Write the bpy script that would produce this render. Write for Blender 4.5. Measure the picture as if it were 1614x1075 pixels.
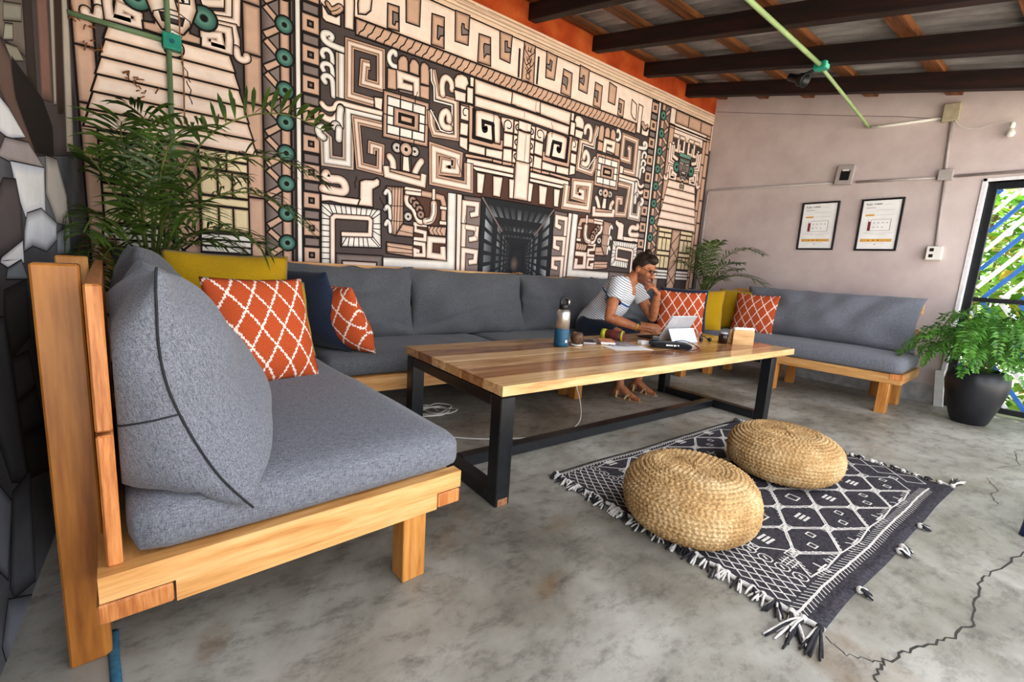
import bpy, bmesh, math, random
from mathutils import Vector, Matrix, noise
for o in list(bpy.data.objects): bpy.data.objects.remove(o, do_unlink=True)
SC = bpy.context.scene
COL = SC.collection
# ------------------------------------------------------------------ camera
CAM_H = 1.03
YAW, PITCH, ROLL = math.radians(37.3), math.radians(-9.2), math.radians(3.7)
def cam_axes():
    cy, sy, cp, sp = math.cos(YAW), math.sin(YAW), math.cos(PITCH), math.sin(PITCH)
    f = Vector((sy*cp, cy*cp, sp)); r = Vector((cy, -sy, 0)); u = r.cross(f)
    c, s = math.cos(ROLL), math.sin(ROLL)
    return c*r+s*u, -s*r+c*u, f
cd = bpy.data.cameras.new('camera'); cam = bpy.data.objects.new('camera', cd); COL.objects.link(cam)
_r, _u, _f = cam_axes()
cam.matrix_world = Matrix(((_r.x, _u.x, -_f.x, 0), (_r.y, _u.y, -_f.y, 0), (_r.z, _u.z, -_f.z, CAM_H), (0, 0, 0, 1)))
cd.sensor_width = 36; cd.lens = 717/1614*36; cd.clip_start = 0.02; cd.clip_end = 200
SC.camera = cam
# ------------------------------------------------------------------ sky, sun, exposure
W = bpy.data.worlds.new('sky'); SC.world = W; W.use_nodes = True
_nt = W.node_tree; _bg = _nt.nodes['Background']
_sk = _nt.nodes.new('ShaderNodeTexSky'); _sk.sky_type = 'HOSEK_WILKIE'; _sk.turbidity = 5; _sk.ground_albedo = .5
_sk.sun_direction = Vector((.5, .6, 1.3)).normalized()
_mx = _nt.nodes.new('ShaderNodeMixRGB'); _mx.inputs[0].default_value = .78; _mx.inputs[2].default_value = (.92, .95, 1, 1)
_nt.links.new(_sk.outputs[0], _mx.inputs[1]); _nt.links.new(_mx.outputs[0], _bg.inputs[0]); _bg.inputs[1].default_value = 1.25
_sd = bpy.data.lights.new('sun', 'SUN'); _sd.energy = 8; _sd.angle = .02; _sd.color = (1, .96, .91)
_so = bpy.data.objects.new('sun', _sd); COL.objects.link(_so); _so.rotation_euler = Vector((.5, .6, 1.3)).to_track_quat('Z', 'Y').to_euler(); _so.location = (3, -6, 9)
vs = SC.view_settings; vs.view_transform = 'Standard'; vs.look = 'None'; vs.gamma = 1; vs.use_curve_mapping = False; vs.exposure = 2.08
try: SC.display_settings.display_device = 'sRGB'
except Exception: pass

# ------------------------------------------------------------------ helpers
def lin(h):
    h = h.lstrip('#'); v = [int(h[i:i+2], 16)/255 for i in (0, 2, 4)]
    return tuple((c/12.92 if c <= .04045 else ((c+.055)/1.055)**2.4) for c in v)+(1,)
M = {}
def newmat(name, rough=.7, spec=.4, metal=0):
    m = bpy.data.materials.new(name); m.use_nodes = True; M[name] = m
    b = m.node_tree.nodes['Principled BSDF']; b.inputs['Roughness'].default_value = rough; b.inputs['Metallic'].default_value = metal
    b.inputs['Specular IOR Level'].default_value = spec
    return m, m.node_tree, b
def node(nt, t, **k):
    n = nt.nodes.new(t)
    for a, v in k.items():
        if a.startswith('i_'):
            key = a[2:]; n.inputs[int(key) if key.isdigit() else key].default_value = v
        else: setattr(n, a, v)
    return n
def ramp(nt, src, stops, interp='LINEAR'):
    r = nt.nodes.new('ShaderNodeValToRGB'); cr = r.color_ramp; cr.interpolation = interp
    while len(cr.elements) < len(stops): cr.elements.new(.5)
    for e, (p, c) in zip(cr.elements, stops): e.position = p; e.color = lin(c) if isinstance(c, str) else c
    if src is not None: nt.links.new(src, r.inputs[0])
    return r
def coords(nt, scale=(1, 1, 1), kind='Object', rot=(0, 0, 0)):
    t = nt.nodes.new('ShaderNodeTexCoord'); mp = nt.nodes.new('ShaderNodeMapping'); mp.inputs['Scale'].default_value = scale; mp.inputs['Rotation'].default_value = rot
    nt.links.new(t.outputs[kind], mp.inputs[0]); return mp.outputs[0]
def bump(nt, b, src, strength=.3, dist=.005):
    n = nt.nodes.new('ShaderNodeBump'); n.inputs['Strength'].default_value = strength; n.inputs['Distance'].default_value = dist
    nt.links.new(src, n.inputs['Height']); nt.links.new(n.outputs[0], b.inputs['Normal'])
def plain(name, c1, c2=None, rough=.6, sc=20, metal=0, spec=.4, bmp=0, detail=4):
    m, nt, b = newmat(name, rough, spec, metal)
    n = node(nt, 'ShaderNodeTexNoise', i_Scale=sc, i_Detail=detail); nt.links.new(coords(nt), n.inputs['Vector'])
    r = ramp(nt, n.outputs[0], [(.3, c1), (.7, c2 or c1)]); nt.links.new(r.outputs[0], b.inputs['Base Color'])
    if bmp: bump(nt, b, n.outputs[0], bmp)
    return m
def wood(name, dark, mid, light, axis='x', sc=1., rough=.45, end=False, knots=True):
    m, nt, b = newmat(name, rough, .35)
    s = {'x': (1.2, 14, 14), 'y': (14, 1.2, 14), 'z': (14, 14, 1.2)}[axis]
    v = coords(nt, tuple(a*sc for a in s))
    n1 = node(nt, 'ShaderNodeTexNoise', i_Scale=1.6, i_Detail=6, i_Distortion=.6); nt.links.new(v, n1.inputs['Vector'])
    n2 = node(nt, 'ShaderNodeTexNoise', i_Scale=9, i_Detail=3); nt.links.new(v, n2.inputs['Vector'])
    a = node(nt, 'ShaderNodeMath', operation='MULTIPLY_ADD', i_1=.35); nt.links.new(n2.outputs[0], a.inputs[0]); nt.links.new(n1.outputs[0], a.inputs[2])
    sb = node(nt, 'ShaderNodeMath', operation='SUBTRACT', i_1=.18); nt.links.new(a.outputs[0], sb.inputs[0])
    r = ramp(nt, sb.outputs[0], [(.28, dark), (.45, mid), (.68, light)])
    oi = node(nt, 'ShaderNodeObjectInfo'); hv = node(nt, 'ShaderNodeHueSaturation')
    mr = node(nt, 'ShaderNodeMapRange', i_3=.86, i_4=1.12); nt.links.new(oi.outputs['Random'], mr.inputs[0]); nt.links.new(mr.outputs[0], hv.inputs['Value'])
    nt.links.new(r.outputs[0], hv.inputs['Color']); nt.links.new(hv.outputs[0], b.inputs['Base Color'])
    bump(nt, b, sb.outputs[0], .12, .002)
    return m
def fabric(name, c1, c2, sc=60, rough=.95, big=.12):
    m, nt, b = newmat(name, rough, .15)
    tot = None
    for s in ((1, 9, 9), (9, 1, 9), (9, 9, 1)):          # threads along each axis
        n1 = node(nt, 'ShaderNodeTexNoise', i_Scale=sc, i_Detail=1.5, i_Roughness=.6); nt.links.new(coords(nt, s), n1.inputs['Vector'])
        if tot is None: tot = n1.outputs[0]
        else:
            ad = node(nt, 'ShaderNodeMath', operation='ADD'); nt.links.new(tot, ad.inputs[0]); nt.links.new(n1.outputs[0], ad.inputs[1]); tot = ad.outputs[0]
    dv = node(nt, 'ShaderNodeMath', operation='MULTIPLY', i_1=.3333); nt.links.new(tot, dv.inputs[0])
    r = ramp(nt, dv.outputs[0], [(.38, c1), (.62, c2)]); nt.links.new(r.outputs[0], b.inputs['Base Color'])
    b.inputs['Sheen Weight'].default_value = .12
    bump(nt, b, dv.outputs[0], .2, .002)
    return m
def attrmat(name, attr='Col', rough=.8, spec=.2, grain=0):
    m, nt, b = newmat(name, rough, spec)
    a = node(nt, 'ShaderNodeAttribute', attribute_name=attr)
    if grain:
        n = node(nt, 'ShaderNodeTexNoise', i_Scale=9, i_Detail=8, i_Roughness=.65); nt.links.new(coords(nt), n.inputs['Vector'])
        r = ramp(nt, n.outputs[0], [(.25, (1-grain,)*3+(1,)), (.7, (1+grain*.25,)*3+(1,))])
        mx = node(nt, 'ShaderNodeMixRGB', blend_type='MULTIPLY', i_0=1); nt.links.new(a.outputs[0], mx.inputs[1]); nt.links.new(r.outputs[0], mx.inputs[2])
        nt.links.new(mx.outputs[0], b.inputs['Base Color'])
    else: nt.links.new(a.outputs[0], b.inputs['Base Color'])
    return m

class MB:
    def __init__(s): s.bm = bmesh.new()
    def box(s, c, size, rot=None, bev=.003, seg=1, taper=None):
        t = bmesh.new(); bmesh.ops.create_cube(t, size=1)
        for v in t.verts:
            v.co = Vector((v.co.x*size[0], v.co.y*size[1], v.co.z*size[2]))
            if taper and v.co.z < 0: v.co.x *= taper; v.co.y *= taper
        if bev: bmesh.ops.bevel(t, geom=t.edges[:], offset=min(bev, min(size)*.45), segments=seg, affect='EDGES', profile=.5)
        mt = Matrix.Translation(c) @ (rot.to_4x4() if rot is not None else Matrix())
        bmesh.ops.transform(t, matrix=mt, verts=t.verts[:]); s.merge(t); return s
    def merge(s, t):
        t.verts.index_update(); mp = [s.bm.verts.new(v.co) for v in t.verts]
        for f in t.faces:
            try:
                g = s.bm.faces.new([mp[v.index] for v in f.verts]); g.smooth = f.smooth; g.material_index = f.material_index
            except ValueError: pass
        t.free()
    def span(s, a, b, bev=.003, seg=1):
        c = [(a[i]+b[i])/2 for i in range(3)]; return s.box(c, [abs(b[i]-a[i]) for i in range(3)], None, bev, seg)
    def tube(s, pts, r, n=8, caps=True, flat=1.0):
        pts = [Vector(p) for p in pts]; k = len(pts); rr = r if isinstance(r, (list, tuple)) else [r]*k
        up = Vector((0, 0, 1)); rings = []; prev = None
        for i, p in enumerate(pts):
            d = (pts[min(i+1, k-1)]-pts[max(i-1, 0)])
            d = d.normalized() if d.length > 1e-9 else Vector((0, 0, 1))
            if prev is None: a = d.cross(up) if abs(d.dot(up)) < .95 else d.cross(Vector((1, 0, 0)))
            else: a = prev-d*prev.dot(d)
            a = a.normalized() if a.length > 1e-9 else d.orthogonal().normalized()
            prev = a; b = d.cross(a)
            rings.append([s.bm.verts.new(p+(a*math.cos(2*math.pi*j/n)+b*math.sin(2*math.pi*j/n)*flat)*rr[i]) for j in range(n)])
        for i in range(k-1):
            for j in range(n):
                f = s.bm.faces.new((rings[i][j], rings[i][(j+1) % n], rings[i+1][(j+1) % n], rings[i+1][j])); f.smooth = True
        if caps:
            for g in (rings[0][::-1], rings[-1]):
                try: s.bm.faces.new(g)
                except ValueError: pass
        return s
    def lathe(s, prof, n=32, c=(0, 0, 0), cap=True, smooth=True):
        rings = []
        for r, z in prof: rings.append([s.bm.verts.new((c[0]+r*math.cos(2*math.pi*j/n), c[1]+r*math.sin(2*math.pi*j/n), c[2]+z)) for j in range(n)])
        for i in range(len(prof)-1):
            for j in range(n):
                f = s.bm.faces.new((rings[i][j], rings[i][(j+1) % n], rings[i+1][(j+1) % n], rings[i+1][j])); f.smooth = smooth
        if cap: s.bm.faces.new(rings[0][::-1]); s.bm.faces.new(rings[-1])
        return s
    def prism(s, pts, z0, z1, plane='xy'):
        f = {'xy': lambda p, z: (p[0], p[1], z), 'xz': lambda p, z: (p[0], z, p[1]), 'yz': lambda p, z: (z, p[0], p[1])}[plane]
        a = [s.bm.verts.new(f(p, z0)) for p in pts]; b = [s.bm.verts.new(f(p, z1)) for p in pts]; n = len(pts)
        s.bm.faces.new(a); s.bm.faces.new(b[::-1])
        for i in range(n): s.bm.faces.new((a[i], b[i], b[(i+1) % n], a[(i+1) % n]))
        return s
    def quad(s, *p):
        f = s.bm.faces.new([s.bm.verts.new(q) for q in p]); return f
    def ball(s, c, r, n=12, m=8, sc=(1, 1, 1)):
        t = bmesh.new(); bmesh.ops.create_uvsphere(t, u_segments=n, v_segments=m, radius=1)
        for v in t.verts: v.co = Vector((c[0]+v.co.x*r*sc[0], c[1]+v.co.y*r*sc[1], c[2]+v.co.z*r*sc[2]))
        for f in t.faces: f.smooth = True
        s.merge(t); return s
    def xf(s, mat): bmesh.ops.transform(s.bm, matrix=mat, verts=s.bm.verts[:]); return s
    def build(s, name, mat, parent=None, smooth=None, normals=True):
        if normals: bmesh.ops.recalc_face_normals(s.bm, faces=s.bm.faces[:])
        me = bpy.data.meshes.new(name); s.bm.to_mesh(me); s.bm.free()
        if smooth is not None:
            for p in me.polygons: p.use_smooth = smooth
        for x in (mat if isinstance(mat, (list, tuple)) else [mat]): me.materials.append(M[x] if isinstance(x, str) else x)
        o = bpy.data.objects.new(name, me); COL.objects.link(o)
        if parent is not None: o.parent = parent
        return o
def tag(o, label=None, cat=None, group=None, kind=None):
    if label: o['label'] = label
    if cat: o['category'] = cat
    if group: o['group'] = group
    if kind: o['kind'] = kind
    return o
def thing(name, label, cat, loc=(0, 0, 0), rz=0, group=None):
    o = bpy.data.objects.new(name, None); COL.objects.link(o); o.location = loc; o.rotation_euler = (0, 0, rz); o.empty_display_size = .05
    return tag(o, label, cat, group)
def copytree(o, parent=None):
    c = o.copy(); COL.objects.link(c); c.parent = parent
    for ch in list(o.children): copytree(ch, c)
    return c
def smoothpath(pts, n=6):
    pts = [Vector(p) for p in pts]; out = []
    for i in range(len(pts)-1):
        p0, p1, p2, p3 = pts[max(i-1, 0)], pts[i], pts[i+1], pts[min(i+2, len(pts)-1)]
        for j in range(n):
            t = j/n; out.append(.5*((2*p1)+(p2-p0)*t+(2*p0-5*p1+4*p2-p3)*t*t+(3*p1-p0-3*p2+p3)*t**3))
    out.append(pts[-1]); return out
def rot(ax, deg): return Matrix.Rotation(math.radians(deg), 3, ax)
PI = math.pi

# ------------------------------------------------------------------ materials
wood('pine_x', '#a86d34', '#c99154', '#dcae74', 'x'); wood('pine_y', '#a86d34', '#c99154', '#dcae74', 'y'); wood('pine_z', '#93551f', '#b57432', '#cb904c', 'z')
wood('endgrain', '#8a4a20', '#b06a35', '#cf8a50', 'z', 2.5); wood('post_wood', '#7a451a', '#94581f', '#b0702e', 'z', rough=.4)
wood('beam_wood', '#0d0402', '#1a0905', '#2b110a', 'y', rough=.75); wood('purlin_wood', '#3a1c0b', '#5f3415', '#855029', 'x', rough=.7)
fabric('grey_fabric', '#393a40', '#6c6d74'); fabric('grey_fabric_shaded', '#38393c', '#6a6b6f')  # bench copy of the charcoal cushion fabric, with its shade mixed into the colour
fabric('mustard_fabric', '#a07a0a', '#bd9518'); fabric('navy_fabric', '#141b29', '#27314a')
plain('black_metal', '#0c0d10', '#17191d', .32, 30, spec=.5); plain('steel', '#c4c0ba', '#dedad4', .34, 30, metal=.85)
plain('white_plastic', '#d9d5cc', '#e6e2da', .45, 10); plain('white_paper', '#e9e7e6', '#f2f0ef', .8, 10); plain('black_plastic', '#0a0a0b', '#141416', .4, 20)
plain('green_plastic', '#13806a', '#1c9078', .4, 20); plain('green_pipe', '#8fa56e', '#9db57c', .45, 8); plain('green_pipe_old', '#5c7350', '#76906a', .5, 8)
plain('grey_pipe', '#9d9390', '#aaa09c', .5, 12)

# ------------------------------------------------------------------ room shell
XL, XR, YB, YF = -.36, 5.77, 3.55, .15       # left wall, right wall, mural wall, roof edge behind the camera
SL = .2188                                     # roof slope
def beam_z(y): return 3.194-SL*(YB-y)          # underside of the rafters
# floor
m, nt, b = newmat('concrete', .42, .45)
co = coords(nt); co2 = coords(nt, (1, 1.7, 1), rot=(0, 0, .35))
n1 = node(nt, 'ShaderNodeTexNoise', i_Scale=1.1, i_Detail=9, i_Roughness=.62, i_Distortion=.4); nt.links.new(co, n1.inputs['Vector'])
n2 = node(nt, 'ShaderNodeTexNoise', i_Scale=7, i_Detail=12, i_Roughness=.78, i_Distortion=.15); nt.links.new(co2, n2.inputs['Vector'])
n3 = node(nt, 'ShaderNodeTexNoise', i_Scale=60, i_Detail=4); nt.links.new(co, n3.inputs['Vector'])
r1 = ramp(nt, n1.outputs[0], [(.3, '#57524a'), (.45, '#848076'), (.58, '#a5a29a'), (.72, '#b8b6b0')])
r2 = ramp(nt, n2.outputs[0], [(.32, '#6f6862'), (.5, '#f2f0ec'), (.7, '#ffffff')])
x = node(nt, 'ShaderNodeMixRGB', blend_type='MULTIPLY', i_0=.75); nt.links.new(r1.outputs[0], x.inputs[1]); nt.links.new(r2.outputs[0], x.inputs[2])
n4 = node(nt, 'ShaderNodeTexNoise', i_Scale=2.3, i_Detail=7, i_Distortion=.8); nt.links.new(coords(nt, (1, 1, 1), rot=(0, 0, 1)), n4.inputs['Vector'])
r4 = ramp(nt, n4.outputs[0], [(.6, (0, 0, 0, 1)), (.72, (1, 1, 1, 1))])
x2 = node(nt, 'ShaderNodeMixRGB', blend_type='MIX'); x2.inputs[2].default_value = lin('#6d5334'); nt.links.new(x.outputs[0], x2.inputs[1])
sc_ = node(nt, 'ShaderNodeMath', operation='MULTIPLY', i_1=.55); nt.links.new(r4.outputs[0], sc_.inputs[0]); nt.links.new(sc_.outputs[0], x2.inputs[0])
nt.links.new(x2.outputs[0], b.inputs['Base Color'])
rr = ramp(nt, n2.outputs[0], [(.3, (.55,)*3+(1,)), (.7, (.34,)*3+(1,))]); nt.links.new(rr.outputs[0], b.inputs['Roughness'])
bump(nt, b, n3.outputs[0], .08, .002)
fl = tag(MB().span((XL-.15, -.9, -.12), (XR+.14, YB+.15, 0), 0).build('floor', 'concrete'), kind='structure')
plain('crack_dark', '#2a2723', '#38342e', .9, 40)
def ribbon_xy(mb, pts, w, z):
    pts = [Vector((p[0], p[1], 0)) for p in pts]
    L = []
    for i, p in enumerate(pts):
        d = (pts[min(i+1, len(pts)-1)]-pts[max(i-1, 0)]).normalized(); nrm = Vector((-d.y, d.x, 0)); ww = w*(.5+.5*random.random())
        L.append((p+nrm*ww/2, p-nrm*ww/2))
    for (a, b_), (c, d) in zip(L, L[1:]): mb.quad((a.x, a.y, z), (c.x, c.y, z), (d.x, d.y, z), (b_.x, b_.y, z))
random.seed(5)
def crack(pts, w=.006):
    q = []
    for a, b_ in zip(pts, pts[1:]):
        for k in range(7):
            t = k/7; q.append((a[0]+(b_[0]-a[0])*t+random.uniform(-.008, .008), a[1]+(b_[1]-a[1])*t+random.uniform(-.008, .008)))
    mb = MB(); ribbon_xy(mb, q, w, .0008); return mb.build('crack', 'crack_dark', fl, normals=False)
crack([(2.95, .0), (2.79, .07), (2.42, .13), (2.26, .137), (2.0, .116), (1.83, .148), (1.68, .2), (1.556, .234), (1.463, .224), (1.4, .16)], .008)
crack([(4.9, .2), (4.6, .27), (4.25, .22), (4.0, .3)], .005); crack([(3.75, .3), (3.55, .23), (3.44, .248), (3.3, .2)], .005); crack([(1.556, .234), (1.5, .3), (1.53, .38)], .004)
# outside ground and garden wall beyond
plain('ground_outside', '#b8b2a4', '#cbc5b8', .9, 3); tag(MB().span((-30, -30, -.16), (40, 40, -.13), 0).build('ground', 'ground_outside'), kind='structure')
# mural wall
m, nt, b = newmat('red_plaster', .85, .2)
n1 = node(nt, 'ShaderNodeTexNoise', i_Scale=4, i_Detail=8); nt.links.new(coords(nt), n1.inputs['Vector']); r = ramp(nt, n1.outputs[0], [(.3, '#8e3212'), (.5, '#b2451a'), (.7, '#c4602a')]); nt.links.new(r.outputs[0], b.inputs['Base Color']); bump(nt, b, n1.outputs[0], .2, .01)
wb = tag(MB().prism([(XL-.15, 0), (XR+.14, 0), (XR+.14, 3.40), (XL-.15, 3.40)], YB, YB+.15, 'xz').build('wall_back', 'red_plaster'), kind='structure')
# left wall
m, nt, b = newmat('slate_paint', .7, .3)
n1 = node(nt, 'ShaderNodeTexNoise', i_Scale=2.2, i_Detail=8, i_Distortion=.6); nt.links.new(coords(nt), n1.inputs['Vector']); r = ramp(nt, n1.outputs[0], [(.3, '#26282c'), (.5, '#4b4d52'), (.72, '#6d6f74')]); nt.links.new(r.outputs[0], b.inputs['Base Color'])
wl = tag(MB().prism([(-.3, 0), (YB, 0), (YB, 3.4), (-.3, beam_z(-.3)+.12)], XL-.15, XL, 'yz').build('wall_left', 'slate_paint'), kind='structure')
# right wall with its gate opening
m, nt, b = newmat('lilac_plaster', .85, .2)
n1 = node(nt, 'ShaderNodeTexNoise', i_Scale=3.5, i_Detail=10, i_Roughness=.6); nt.links.new(coords(nt), n1.inputs['Vector']); n2 = node(nt, 'ShaderNodeTexNoise', i_Scale=26, i_Detail=6, i_Roughness=.7); nt.links.new(coords(nt), n2.inputs['Vector'])
r = ramp(nt, n1.outputs[0], [(.3, '#b9a8a6'), (.5, '#c3b3b0'), (.7, '#cbbcb8')]); nt.links.new(r.outputs[0], b.inputs['Base Color']); bump(nt, b, n2.outputs[0], .35, .006)
DY0, DY1, DZ = -.55, .885, 2.03
def rz(y): return 3.36-.208*(YB-y)
mb = MB(); mb.prism([(DY1, 0), (YB, 0), (YB, rz(YB)), (DY1, rz(DY1))], XR, XR+.14, 'yz'); mb.prism([(DY0, DZ), (DY1, DZ), (DY1, rz(DY1)), (DY0, rz(DY0))], XR, XR+.14, 'yz'); mb.prism([(-.75, 0), (DY0, 0), (DY0, rz(DY0)), (-.75, rz(-.75))], XR, XR+.14, 'yz')
wr = tag(mb.build('wall_right', 'lilac_plaster'), kind='structure')
plain('bare_plaster', '#8d8d8c', '#b5b4b0', .9, 14, bmp=.4)
random.seed(3)
pts = [(DY1+.02, 0)]+[(DY1+.02+i*.12, .16+.05*random.random()-.004*i) for i in range(13)]+[(DY1+.02+12*.12, 0)]
MB().prism(pts, XR-.003, XR+.001, 'yz').build('peeling_skirt', 'bare_plaster', wr)
plain('hairline', '#6e6060', '#776a6a', .9, 30)
mb = MB(); q = [(3.53, 3.179), (3.0, 3.05), (2.5, 2.93), (2.013, 2.814), (1.6, 2.72), (1.29, 2.635)]
for (a, b_), (c, d) in zip(q, q[1:]): mb.quad((XR-.001, a, b_), (XR-.001, c, d), (XR-.001, c, d-.007), (XR-.001, a, b_-.007))
mb.build('plaster_crack', 'hairline', wr, normals=False)
# gate: black frame, blue and white chevron bars
plain('blue_paint', '#2c5fa8', '#3a72bd', .45, 20); plain('white_paint', '#cfcfcc', '#e2e2df', .5, 20)
plain('white_reveal', '#c8c4c6', '#dcd8da', .8, 30)
MB().span((XR-.012, DY1-.012, 0), (XR+.15, DY1+.022, DZ+.03), .004).build('jamb_plaster', 'white_reveal', wr); MB().span((XR-.012, DY0, DZ), (XR+.15, DY1+.02, DZ+.03), .004).build('lintel_plaster', 'white_reveal', wr)
gate = tag(thing('door_1', 'black framed metal gate with blue and white chevron bars', 'gate'), kind='structure'); gate.location = (XR+.05, 0, 0); del gate['category']
for nm, a, b_ in (('frame_post', (0, DY1-.075, 0), (.05, DY1-.014, DZ)), ('frame_post', (0, DY0, 0), (.05, DY0+.05, DZ)), ('frame_rail', (0, DY0+.05, DZ-.06), (.05, DY1-.075, DZ)), ('frame_rail', (.005, DY0+.05, .99), (.045, DY1-.075, 1.03)), ('frame_rail', (0, DY0+.05, .03), (.05, DY1-.075, .08))):
    MB().span(a, b_).build(nm, 'black_metal', gate)
ymid = (DY0+DY1-.06)/2
for i in range(14):
    z0 = .12+i*.165 - .55
    for half in (0, 1):
        ya, yb = (DY1-.078, ymid) if not half else (ymid, DY0+.052)
        za, zb = (z0, z0+.95) if True else (0, 0)
        # upper half rises towards the middle, lower half falls: a chevron on its side
        seg = [(ya, za), (yb, zb)] if not half else [(ya, zb-(0)), (yb, za)]
        (y0, q0), (y1, q1) = seg
        lo, hi = (1.03, DZ-.06)
        def clip(y0, q0, y1, q1, lo, hi):
            t0, t1 = 0., 1.; dq = q1-q0
            for L_, s_ in ((lo, 1), (hi, -1)):
                v0 = (q0-L_)*s_; v1 = (q1-L_)*s_
                if v0 < 0 and v1 < 0: return None
                if v0 < 0: t0 = max(t0, v0/(v0-v1))
                if v1 < 0: t1 = min(t1, v0/(v0-v1))
            if t1-t0 < .03: return None
            f = lambda t: (y0+(y1-y0)*t, q0+dq*t); return f(t0), f(t1)
        for lo, hi, flip in ((1.03, DZ-.06, 1), (.08, .99, -1)):
            if flip == 1: a = clip(y0, q0+.55, y1, q1+.55, lo, hi)
            else: a = clip(y0, 2.02-(q0+.55), y1, 2.02-(q1+.55), lo, hi)
            if a:
                (ya_, za_), (yb_, zb_) = a; L_ = math.hypot(yb_-ya_, zb_-za_); ang = math.atan2(zb_-za_, yb_-ya_)
                MB().box((.025, (ya_+yb_)/2, (za_+zb_)/2), (.014, L_, .034), Matrix.Rotation(ang, 3, 'X'), .002).build('gate_bar', 'blue_paint' if i % 2 else 'white_paint', gate)
# ---------------- roof
ceil = tag(thing('ceiling', 'dark rafters under corrugated metal sheets', 'roof'), kind='structure'); del ceil['category']
ang = math.atan(SL); RX = Matrix.Rotation(ang, 3, 'X')
ylen = (YB+.1-YF)/math.cos(ang)
for xb in (-.33, .21, 1.02, 1.83, 2.65, 3.462, 4.277, 5.076):
    yc = (YB+.1+YF)/2; o = MB().box((0, 0, 0), (.085, ylen, .135), None, .004).build('rafter', 'beam_wood', ceil)
    o.location = (xb+.045, yc, beam_z(yc)+.0675); o.rotation_euler = (ang, 0, 0)
for yp in (3.46, 2.94, 2.44, 1.85, 1.21, .57, .2):
    o = MB().box((0, 0, 0), (XR+.14-XL+.15, .115, .042), None, .003).build('purlin', 'purlin_wood', ceil)
    o.location = ((XL+XR)/2, yp, beam_z(yp)+.135+.021); o.rotation_euler = (ang, 0, 0)
m, nt, b = newmat('zinc', .5, .5, .15)
n1 = node(nt, 'ShaderNodeTexNoise', i_Scale=2.5, i_Detail=8, i_Roughness=.65); nt.links.new(coords(nt, (3, .6, 1)), n1.inputs['Vector']); r = ramp(nt, n1.outputs[0], [(.3, '#5f5a5a'), (.5, '#8a8482'), (.7, '#aaa4a0')]); nt.links.new(r.outputs[0], b.inputs['Base Color'])
ns = 9; wsheet = (XR+.2-XL+.2)/ns
for i in range(ns):
    x0 = XL-.2+i*wsheet; mb = MB(); k = 84; hw = wsheet+.06; rows = []
    for yy in (-.5, .5):
        rows.append([mb.bm.verts.new((-hw/2+hw*j/k, yy*(ylen+.15), .021*math.sin(2*PI*j*hw/k/.105))) for j in range(k+1)])
    for j in range(k): mb.bm.faces.new((rows[0][j], rows[0][j+1], rows[1][j+1], rows[1][j])).smooth = True
    o = mb.build('corrugated_sheet', 'zinc', ceil); yc = (YB+.1+YF)/2; o.location = (x0+wsheet/2, yc, beam_z(yc)+.135+.068+(i % 2)*.003); o.rotation_euler = (ang, 0, 0)

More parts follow.
